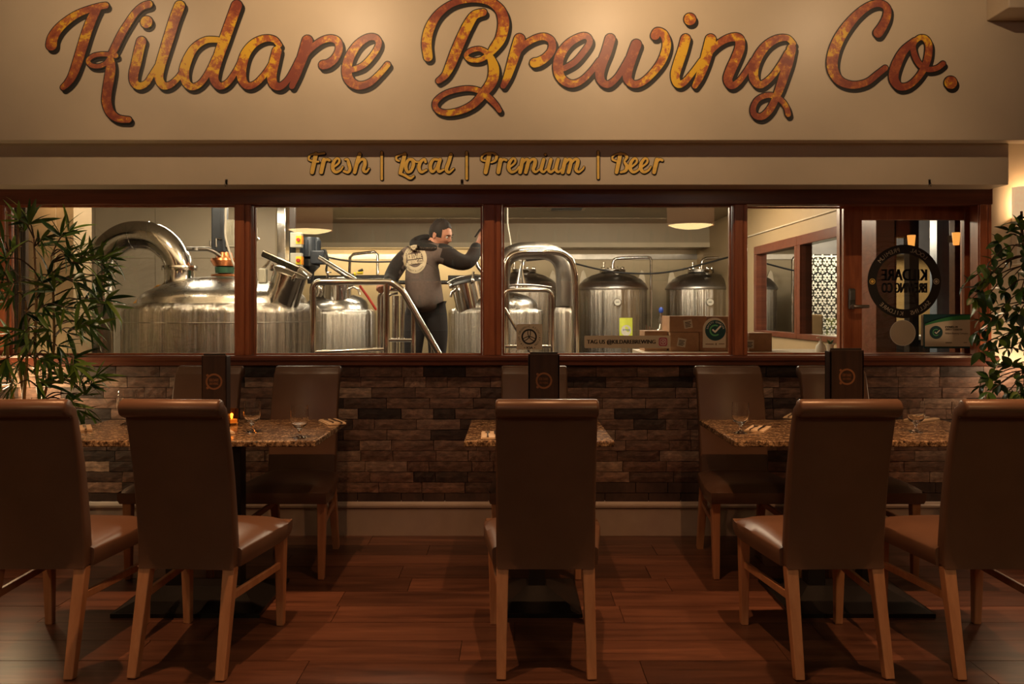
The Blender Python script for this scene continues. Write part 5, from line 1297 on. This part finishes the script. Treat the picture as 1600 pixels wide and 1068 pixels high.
CH = [(-1.853, 3.01, 0, 'near leather dining chair cut by the left edge of the picture, by the bamboo'),
      (-1.275, 3.01, -3.5, 'near leather dining chair at the left table, nearest the table corner, back to us'),
      (.131, 3.01, 0, 'near leather dining chair alone at the small middle table, back to us'),
      (1.262, 3.01, 1.5, 'near leather dining chair at the right table, nearer to the middle, back to us'),
      (1.875, 3.01, 1, 'near leather dining chair cut by the right edge of the picture'),
      (-1.785, 4.70, 180, 'far leather dining chair behind the menu box on the left table, facing us'),
      (-1.205, 4.70, 180, 'far leather dining chair at the right end of the left table, seat in view'),
      (.131, 4.70, 180, 'far leather dining chair behind the middle menu box, mostly hidden'),
      (1.275, 4.70, 180, 'far leather dining chair at the left end of the right table, facing us'),
      (1.885, 4.70, 180, 'far leather dining chair behind the menu box on the right table')]
for i, (x, y, a, lb) in enumerate(CH):
    o = ch0 if i == 0 else copy_tree(ch0, None, kids0)
    o.location = (x, y if a != 180 else 4.70, 0); o.rotation_euler = (0, 0, math.radians(a)); tag(o, lb, 'chair', 'leather dining chairs')
# --- tables
TZ = .79
def table(x0, x1, bx0, bx1, lab):
    cx = (x0+x1)/2; r = empty('dining_table', (cx, 4.08, 0)); tag(r, lab, 'table', 'granite topped tables')
    w = (x1-x0)/2
    MB().box(-w, w, -.356, .356, TZ-.03, TZ).build('tabletop', M['granite'], r, bevel=.006, seg=3)
    MB().box(-w+.12, w-.12, -.2, .2, TZ-.05, TZ-.03).build('support_plate', M['black'], r)
    b0, b1 = bx0-cx, bx1-cx; bc = (b0+b1)/2; y0, y1 = -.455, .03; yc = -.20
    cols = [bc] if b1-b0 < .5 else [b0+.2, b1-.2]
    mb = MB(); mb.box(b0, b1, y0, y1, 0, .018)
    xa, xb = cols[0]-.05, cols[-1]+.05
    mb.add([(b0+.008, y0+.008, .018), (b1-.008, y0+.008, .018), (b1-.008, y1-.008, .018), (b0+.008, y1-.008, .018), (xa, yc-.05, .075), (xb, yc-.05, .075), (xb, yc+.05, .075), (xa, yc+.05, .075)], [(0,1,5,4),(1,2,6,5),(2,3,7,6),(3,0,4,7),(4,5,6,7)])
    mb.build('base', M['black'], r)
    for c in cols: MB().box(c-.042, c+.042, yc-.042, yc+.042, .07, TZ-.05).build('column', M['black'], r, bevel=.006)
    return r
table(-2.24, -.916, -1.83, -1.15, 'long granite topped table at the left, under the left menu box')
table(-.225, .479, PX(772, 3.63), PX(910, 3.63), 'small square granite topped table in the middle')
table(1.04, 2.39, 1.27, 1.93, 'long granite topped table at the right, under the right menu box')
# --- menu boxes
def emblem(par, y, cx, cz, R):
    T = lambda x, z: (cx+x, y, cz-z)
    mb = MB(); ring(mb, 0, 0, R*.78, R, T, 32)
    for a in (135, 225): disc(mb, R*math.cos(math.radians(a))*1.1, R*math.sin(math.radians(a))*1.1, R*.16, T, 12)
    e = mb.build('emblem', M['emblem'], par)
    mb = MB(); text_line(mb, 'KILDARE', -R*.55, R*.55, -R*.02, R*.36, T, R*.02); text_line(mb, 'BREWING', -R*.52, R*.52, R*.40, R*.30, T, R*.015); mb.build('emblem_lettering', M['emblem'], e)
def menubox(x, y, w, d, h, rz, lab):
    r = empty('menu_box', (x, y, TZ), math.radians(rz)); tag(r, lab, 'menu box', 'menu boxes on the tables')
    t = .008
    mb = MB().box(-w/2, w/2, -d/2, -d/2+t, 0, h).box(-w/2, w/2, d/2-t, d/2, 0, h*.98).box(-w/2, -w/2+t, -d/2, d/2, 0, h*.985).box(w/2-t, w/2, -d/2, d/2, 0, h*.985).box(-w/2, w/2, -d/2, d/2, 0, t)
    mb.build('holder', M['menuwood'], r, bevel=.0015)
    MB().box(-w/2+t, w/2-t, -d/2+t, -d/2+t+.012, t, h+.010).build('menu_card', M['ink'], r, bevel=.001)
    MB().box(-w/2+.015, w/2-.02, -.005, .004, t, h+.004).build('menu_card', M['card'], r, bevel=.001)
    emblem(r, -d/2-.0008, .0, h-.135, .042)
    return r
menubox(-1.545, 4.16, .125, .085, .375, 6, 'dark wooden menu box with bronze ring emblem beside candles on the left table')
menubox(.163, 4.10, .158, .07, .385, 0, 'dark menu box with bronze ring emblem on the small middle table')
menubox(PX(1319, 4.10), 4.10, .172, .07, .405, 0, 'dark menu box with bronze ring emblem on the right table, under the lock')
# --- candles in amber glasses
def candle(px, Y, lab, glow=True):
    r = empty('candle_glass', (PX(px, Y), Y, TZ)); tag(r, lab, 'candle', 'tealights in glass holders')
    MB().lathe([(0, 0), (.030, 0), (.033, .01), (.036, .085), (.0335, .085), (.031, .014), (0, .012)], 24).build('glass_holder', M['amber'], r, True)
    MB().lathe([(0, .0125), (.028, .0125), (.028, .032), (0, .032)], 20).build('wax', M['wax'], r, True)
    MB().lathe([(0, .033), (.005, .038), (.006, .046), (.003, .058), (0, .066)], 12).build('flame', M['flame'], r, True)
    light('POINT', 'candle_light', (0, 0, .055), .35, (1, .45, .12), size=.008, parent=r)
candle(330, 4.13, 'glowing tealight glass at the left of the left menu box')
candle(362, 4.23, 'glowing tealight glass behind the right corner of the left menu box')
# --- glasses
def goblet():
    r = empty('goblet')
    prof = [(0, 0), (.034, 0), (.035, .003), (.020, .007), (.0085, .014), (.0065, .026), (.0085, .038), (.016, .046), (.030, .056), (.040, .068), (.0445, .085), (.0450, .110), (.0440, .138), (.0428, .155), (.0412, .155), (.0424, .138), (.0433, .110), (.0427, .086), (.038, .071), (.028, .061), (.014, .0545), (.0, .053)]
    MB().lathe(prof, 40).build('bowl', M['glassware'], r, True)
    return r
g0 = goblet(); kg = build_kids()
GL = [(394, 3.98, 1, 'stemmed glass nearest the menu box on the left table'), (468, 3.80, 1, 'stemmed glass near the front right corner of the left table'),
      (200, 4.25, 1.18, 'tall angular stemmed glass above the second near chair, in front of the bamboo side'),
      (1157, 3.94, 1, 'stemmed glass at the left end of the right table, beside a fork'), (1256, 4.18, .95, 'stemmed glass half hidden behind the near chair of the right table'),
      (1431, 3.98, 1, 'stemmed glass between the two near chairs of the right table, over the napkin'), (1501, 3.94, 1, 'stemmed glass beside the near chair at the right edge')]
for i, (px, Y, s, lb) in enumerate(GL):
    o = g0 if i == 0 else copy_tree(g0, None, kg)
    o.location = (PX(px, Y), Y, TZ+.0005); o.scale = (s*.93, s*.93, s); tag(o, lb, 'glass', 'stemmed glasses')
# --- napkins and cutlery
def napkin(px, py, rz, lab, w=.10, l=.20):
    Y = F*(H-TZ)/(py-HZ); r = empty('folded_napkin', (PX(px, Y), Y, TZ+.0005), math.radians(rz)); tag(r, lab, 'napkin', 'folded napkins')
    MB().box(-w/2, w/2, -l/2, l/2, 0, .005).box(-w/2+.004, w/2, -l/2+.003, l/2-.002, .0052, .009).build('folds', M['napkin'], r, bevel=.0015)
    return r, Y
def cutlery(kind, px, py, rz, lab, z=.0095):
    Y = F*(H-TZ)/(py-HZ); r = MB()
    if kind == 'fork':
        r.tube([(0, -.095, .004), (0, -.04, .003), (0, .02, .002), (0, .035, .004)], [.0045, .004, .003, .003], 8)
        r.box(-.011, .011, .035, .055, .0025, .0045)
        for k in range(4): r.box(-.011+k*.0065, -.0085+k*.0065, .055, .10, .0025, .0045)
    else:
        r.tube([(0, -.10, .004), (0, -.05, .004), (0, .0, .003)], [.005, .0055, .004], 8)
        r.prism([(-.001, 0), (.001, 0), (.001, .001), (-.001, .001)], 0, .001); r.box(-.009, .006, .0, .11, .002, .0035)
    o = r.build('table_'+kind, M['cutlery'], None, False, .0008, (PX(px, Y), Y, TZ+z)); o.rotation_euler = (0, 0, math.radians(rz)); tag(o, lab, kind, 'cutlery on the napkins')
NP = [(519, 660, 28, 'at the right end of the left table', 1), (345, 675, 30, 'under the left menu box, half behind a chair', 1), (126, 670, 30, 'at the far left of the left table, by the bamboo leaves', 1),
      (768, 681, 2, 'at the left of the small middle table', 1), (1184, 671, -28, 'at the left end of the right table', 1), (1243, 651, -30, 'behind the half-hidden glass of the right table', 1), (1440, 656, -55, 'between the two near chairs at the right table', 1)]
for px, py, a, w, _ in NP:
    napkin(px, py, a, 'cream folded napkin '+w); cutlery('fork', px-6, py, a, 'fork on the napkin '+w); cutlery('knife', px+7, py+.5, a, 'knife on the napkin '+w)
# ================================================================== PLANTS
def pot(r, h, R):
    MB().lathe([(0, 0), (R*.75, 0), (R*.8, .01), (R, h-.03), (R*1.04, h-.03), (R*1.04, h), (R*.94, h), (R*.9, h-.05), (0, h-.05)], 32).build('pot', M['terracotta'], r, True)
    MB().lathe([(0, h-.045), (R*.92, h-.047)], 24).build('soil', M['soil'], r)
def bleaf(L, w, droop):
    mb = MB(); n = 7; vs = []
    for i in range(n+1):
        t = i/n; h = w*math.sin(PI*min(1, t*.93+.07))**.8*(1-t*.35); y = L*t; z = -droop*L*t*t
        vs += [(-h, y, z+.12*h), (0, y, z-.1*h), (h, y, z+.12*h)]
    fs = []
    for i in range(n): a = i*3; fs += [(a, a+1, a+4, a+3), (a+1, a+2, a+5, a+4)]
    mb.add(vs, fs); return mb
bl = [bleaf(.145, .0135, .15).mesh('leaf', M['bleaf'], True), bleaf(.165, .0145, .4).mesh('leaf', M['bleaf'], True), bleaf(.12, .012, .05).mesh('leaf', M['bleaf'], True)]
fls = []
for L, w, dr in ((.075, .020, .25), (.085, .022, .5), (.06, .018, .1)):
    mb = MB(); n = 6; vs = []
    for i in range(n+1):
        t = i/n; h = w*math.sin(PI*t**.85)**.9 if 0 < t < 1 else .0006; y = L*t; z = -dr*L*t*t
        vs += [(-h, y, z+.25*h), (0, y, z), (h, y, z+.25*h)]
    fs = []
    for i in range(n): a = i*3; fs += [(a, a+1, a+4, a+3), (a+1, a+2, a+5, a+4)]
    mb.add(vs, fs); fls.append(mb.mesh('leaf', M['fleaf'], True))
def leaf_stuff(mb, me, p, dv, roll, s=1.0, off=Vector()):
    q = Vector(dv).to_track_quat('Y', 'Z')@Euler((0, roll, 0)).to_quaternion(); T_ = Matrix.Translation(Vector(p)-off)@q.to_matrix().to_4x4()@Matrix.Scale(s, 4)
    mb.add([T_@v.co for v in me.vertices], [tuple(f.vertices) for f in me.polygons])
def leaf_at(me, p, d, roll, par, s=1.0, off=Vector()):
    o = bpy.data.objects.new('leaf', me); COL.objects.link(o); o.parent = par
    q = Vector(d).to_track_quat('Y', 'Z'); o.rotation_mode = 'QUATERNION'; o.rotation_quaternion = q@Euler((0, roll, 0)).to_quaternion(); o.location = Vector(p)-off; o.scale = (s, s, s)
# bamboo
rb_ = random.Random(5)
bb = empty('bamboo_plant', (-2.75, 4.50, 0)); tag(bb, 'tall bamboo with slender canes and narrow leaves at the left edge', 'plant'); pot(bb, .36, .17)
off = bb.location.copy(); nl = 0; extra = MB()
canes = [(28, 350, .0, .02), (53, 372, .05, -.04), (80, 400, -.02, .03), (10, 330, -.08, .0), (-25, 345, .05, .05), (40, 470, .1, 0)]
tips = []
for i, (px, py, dx, dy) in enumerate(canes):
    Y = 4.46+dy; tp = P(px, py, Y); base = Vector((-2.75+rb_.uniform(-.1, .1), 4.50+rb_.uniform(-.07, .07), .30))
    mid = P(px+2, 560, Y); pts = spline([tuple(base), tuple((base+mid)/2+Vector((rb_.uniform(-.02, .02), 0, 0))), tuple(mid), tuple((mid+tp)/2+Vector((.01, 0, 0))), tuple(tp)], 5)
    cm = MB(); cm.tube([Vector(p)-off for p in pts], [.0115*(1-.6*k/len(pts)) for k in range(len(pts))], 10)
    for k in range(3, len(pts)-2, 3): p = Vector(pts[k])-off; cm.lathe([(.0115, -.003), (.0135, 0), (.0115, .003)], 10, None, p)
    cm.build('cane', M['cane'], bb, True); tips.append([Vector(p) for p in pts])
# branch clusters placed where the photograph shows sprays of leaves: (px, py, spray direction in degrees, n)
cl = [(45,350,80,7),(20,395,160,6),(60,385,20,6),(95,370,60,7),(100,395,-10,6),(30,345,110,5),(75,430,40,6),(110,400,75,6),(130,400,40,6),(160,412,15,7),(172,402,30,6),(150,430,-20,7),(120,440,-30,6),(140,455,-35,6),(165,468,-25,6),
      (60,450,200,6),(25,440,170,6),(8,470,180,6),(40,490,-60,7),(70,480,-30,6),(100,480,-20,7),(125,495,-30,7),(140,510,-35,7),(105,520,-30,6),(75,520,220,6),(50,530,250,6),(15,520,200,6),(10,560,260,7),(35,570,260,5),(60,560,-40,6),(90,540,-25,6),(115,560,-20,6),
      (125,605,60,7),(140,600,20,7),(110,590,110,6),(105,615,-60,6),(120,640,-50,6),(20,600,200,5),(60,600,-10,5),(5,430,180,5),(85,455,150,5),(5,380,150,4)]
bm_ = MB(); more = MB(); nbam = 0
cl += [(x+rb_.uniform(-16, 16), y+rb_.uniform(-14, 14), a_+rb_.uniform(-40, 40), 6) for x, y, a_, n_ in cl[:41]]
cl = sorted(cl, key=lambda q: 0)
for (px, py, ang, n) in cl:
    Y = 4.40+rb_.uniform(-.16, .12); c = P(px, py, Y)
    best = min((p for t_ in tips for p in t_), key=lambda p: (p-c).length+max(0, p.z-c.z)*1.2)
    midp = (best+c)/2+Vector((0, 0, .03)); pts = spline([tuple(best), tuple(midp), tuple(c)], 4)
    bm_.tube([Vector(p)-off for p in pts], [.004]*5+[.0032]*(len(pts)-6)+[.002], 6)
    for k in range(n):
        a = math.radians(ang+(k-(n-1)/2)*(150/n)+rb_.uniform(-12, 12)); d = Vector((math.cos(a), rb_.uniform(-.55, .45), math.sin(a)))
        args = (rb_.choice(bl), c+d*.004, d, rb_.uniform(-1.2, 1.2))
        if nbam < 299: leaf_at(*args, bb, rb_.uniform(.72, 1.08), off); nbam += 1
        else: leaf_stuff(more, *args, rb_.uniform(.72, 1.08), off)
bm_.build('twigs', M['bark'], bb, True)['kind'] = 'stuff'
more.build('small_leaves', M['bleaf'], bb, True)['kind'] = 'stuff'
# ficus
fc = empty('ficus_tree', (2.98, 4.52, 0)); tag(fc, 'weeping ficus with glossy pointed leaves at the right edge', 'plant'); pot(fc, .36, .18)
off = fc.location.copy()
trunk = [Vector(p) for p in spline([(2.98, 4.52, .3), (2.96, 4.50, .8), (3.0, 4.48, 1.2), (2.95, 4.47, 1.5), (2.86, 4.45, 1.75), (2.84, 4.44, 1.95)], 5)]
MB().tube([p-off for p in trunk], [.016-.010*k/len(trunk) for k in range(len(trunk))], 10).build('trunk', M['bark'], fc, True)
fcl = [(1578,362,90,7),(1560,380,150,6),(1592,380,20,6),(1575,400,200,6),(1590,350,60,6),(1550,405,170,5),(1598,410,0,6),(1585,430,260,7),(1560,430,190,6),(1540,438,170,7),(1525,450,200,6),(1512,440,150,6),(1520,465,250,6),(1545,460,240,6),(1570,455,230,6),(1595,455,270,6),
       (1565,480,250,6),(1590,490,200,6),(1560,500,190,6),(1545,505,170,6),(1530,500,200,5),(1525,520,230,6),(1540,535,250,6),(1560,530,220,6),(1585,520,200,6),(1598,530,260,6),(1575,545,240,5),(1532,550,260,5),
       (1555,575,120,6),(1580,572,80,6),(1545,590,170,6),(1530,605,190,6),(1560,600,230,6),(1585,598,0,6),(1598,585,40,5),(1575,612,260,6),(1545,612,220,5),(1590,615,270,5)]
fm = MB(); rf_ = random.Random(9)
for (px, py, ang, n) in fcl:
    Y = 4.32+rf_.uniform(-.16, .16); c = P(px, py, Y)
    best = min(trunk[8:], key=lambda p: (p-c).length)
    pts = [Vector(p) for p in spline([tuple(best), tuple((best+c)/2+Vector((0, 0, .04))), tuple(c)], 4)]
    fm.tube([p-off for p in pts], [.004]*4+[.003]*(len(pts)-5)+[.0015], 6)
    for k in range(n):
        a = math.radians(ang+(k-(n-1)/2)*(210/n)+rf_.uniform(-20, 20)); d = Vector((math.cos(a), rf_.uniform(-.8, .5), math.sin(a)-.25))
        base = c if k % 2 else pts[-3]+(c-pts[-3])*rf_.random()
        leaf_at(rf_.choice(fls), base, d, rf_.uniform(-1.0, 1.0), fc, rf_.uniform(.8, 1.15), off); nl += 1
fm.build('twigs', M['bark'], fc, True)['kind'] = 'stuff'
# ================================================================== LAMPS OF THE DINING ROOM
for i, (sx, sy) in enumerate([(s[0], SPOT_Y) for s in SPOTS]+[(s[0], DOWN_Y) for s in DOWNS]):
    r = empty('ceiling_spotlight', (sx, sy, 3.45)); tag(r, 'recessed ceiling spotlight over '+['the first word of the sign', 'the end of the first word of the sign', 'the middle of the second word of the sign', 'the last word of the sign', 'the chair cut by the left edge', 'the gap between the left and middle chairs', 'the middle near chair', 'the near chair right of the middle', 'the chair cut by the right edge'][i], 'lamp', 'ceiling spotlights in front of the sign')
    MB().lathe([(.045, 0), (.06, 0), (.06, -.008), (.045, -.008)], 24).build('trim_ring', M['handle'], r, True)
for i, (sx, sy) in enumerate(ROOM_FILLS+[(q, SPOT_Y) for q in (-2.3, -.75, .75, 2.3)]+[(-3.0, 2.6), (3.1, 3.0)]):  # fittings for the added fill and wall lights, and the corner lights
    r = empty('ceiling_lamp', (sx, sy, 3.45)); tag(r, 'small round ceiling lamp '+['added as cool fill at the front left behind the camera', 'added as cool fill at the front right behind the camera', 'added as cool fill at the rear left behind the camera', 'added as cool fill at the rear right behind the camera', 'added to brighten the wall, before the left end of the sign', 'added to brighten the wall, before the end of the first word of the sign', 'added to brighten the wall, before the start of the second word of the sign', 'added to brighten the wall, before the right end of the sign', 'over the bamboo corner', 'over the ficus corner'][i], 'lamp', 'round ceiling lamps of the dining room')
    MB().lathe([(.05, 0), (.075, 0), (.075, -.02), (.05, -.02)], 24).build('trim_ring', M['handle'], r, True)
for x, y, z, lb in ((-2.51, .1, 2.38, 'drum pendant lamp behind the camera, mirrored in the second pane'), (2.13, .5, 2.40, 'drum pendant lamp behind the camera, mirrored in the third pane')):
    r = empty('drum_pendant', (x, y, z)); tag(r, lb, 'lamp', 'drum pendants over the dining room')
    MB().lathe([(.275, 0), (.275, .34), (.271, .34), (.271, 0), (.275, 0)], 48).build('lamp_shade', M['shade'], r, True)
    MB().lathe([(0, -.045), (.10, -.040), (.19, -.022), (.25, .0), (.268, .012), (.268, .02), (0, .02)], 40).build('diffuser', M['lampglow'], r)
    MB().tube([(0, 0, .3), (0, 0, 3.45-z)], .006, 8).build('cord', M['black'], r)
    MB().lathe([(0, 3.45-z), (.06, 3.45-z), (.055, 3.43-z), (0, 3.42-z)], 20).build('ceiling_rose', M['black'], r, True)
# wall sconces at both ends of the front wall
def sconce(x, z, lb, pw):
    r = empty('wall_sconce', (x, 4.96, z)); tag(r, lb, 'lamp', 'sconces on the front wall')
    mb = MB(); n = 20; R = .14; h = .19
    pr = [(-R*math.cos(PI*k/n), -R*.75*math.sin(PI*k/n)) for k in range(n+1)]
    vs = [(a, b-.03, -h/2) for a, b in pr]+[(a, b-.03, h/2) for a, b in pr]; mb.add(vs, [(k, k+1, n+2+k, n+1+k) for k in range(n)])
    mb.build('lamp_shade', M['sconce'], r, True)
    MB().box(-.05, .05, -.03, 0, -.04, .04).build('base', M['handle'], r, bevel=.004)
    light('POINT', 'sconce_light', (0, -.08, 0), pw, (1, .62, .32), size=.03, parent=r)
sconce(PX(1576, 4.96)+.14, PZ(318, 4.96), 'half-drum fabric wall sconce glowing at the right edge', 4)
sconce(-3.62, PZ(300, 4.96), 'half-drum fabric wall sconce just past the left end of the windows', 15)
# white panel standing in for the light cast below the right sconce
sh_ = empty('window_shutter', (0, 0, 0)); tag(sh_, 'white panel standing in for light cast below the right wall sconce', 'shutter')
x0, x1 = PX(1589, 4.9), PX(1640, 4.9); z0, z1 = PZ(412, 4.9), PZ(338, 4.9)
MB().box(x0, x1, 4.90, 4.958, z0, z1).build('panel', M['paper'], sh_, bevel=.004)
MB().box(x0+.03, x1-.03, 4.892, 4.90, z0+.03, z1-.03).build('raised_field', M['paper'], sh_, bevel=.004)
# uplighters behind the plants
light('POINT', 'plant_back_light', (-2.95, 4.66, .92), 9, (1, .70, .38), size=.05)
light('POINT', 'plant_back_light', (3.12, 4.78, 1.02), 5, (1, .66, .38), size=.04)
# ---- back bar behind the camera, only seen mirrored in the glass
bar = empty('back_bar', (0, -3.9, 0)); tag(bar, 'lit back bar shelving behind the camera, mirrored faintly in the glass', 'shelf')
MB().box(-3.2, 3.2, -.28, -.24, .9, 3.0).build('back_panel', M['framez'], bar)
for z in (1.3, 1.9, 2.5): MB().box(-3.2, 3.2, -.25, .05, z, z+.03).build('shelf', M['frame'], bar, bevel=.003)
MB().box(-3.4, 3.4, .5, 1.0, 0, 1.05).build('counter', M['frame'], bar, bevel=.01)
for z in (1.88, 2.48, 3.0): light('AREA', 'shelf_light', (0, -.15, z), 5, (1, .62, .3), (0, 0, 0), 6.2, .04, parent=bar)
bt = [plain('bottle_glass_%s' % n, c, .08) for n, c in (('green', (.02, .10, .03)), ('amber', (.30, .10, .01)), ('clear', (.5, .5, .45)), ('dark', (.03, .01, .01)))]
bp = [(0, 0), (.036, 0), (.038, .02), (.038, .19), (.015, .24), (.014, .30), (0, .30)]
bms = [MB().lathe(bp, 14).mesh('bottle', m_, True) for m_ in bt]
k = 0
for z in (1.33, 1.93, 2.53):
    for i in range(22):
        x = -3.05+i*.29+rb_.uniform(-.03, .03); o = bpy.data.objects.new('bottle', rb_.choice(bms)); COL.objects.link(o); o.location = (x, -4.0, z); s = rb_.uniform(.85, 1.1); o.scale = (1, 1, s)
        tag(o, 'bottle standing on the lit back bar shelves behind the camera', 'bottle', 'bottles on the back bar')
for o in list(bpy.data.objects):
    if o.type == 'LIGHT' and o.parent is None: pass
print('objects', len(bpy.data.objects), 'leaves', nl, 'bricks', nb)
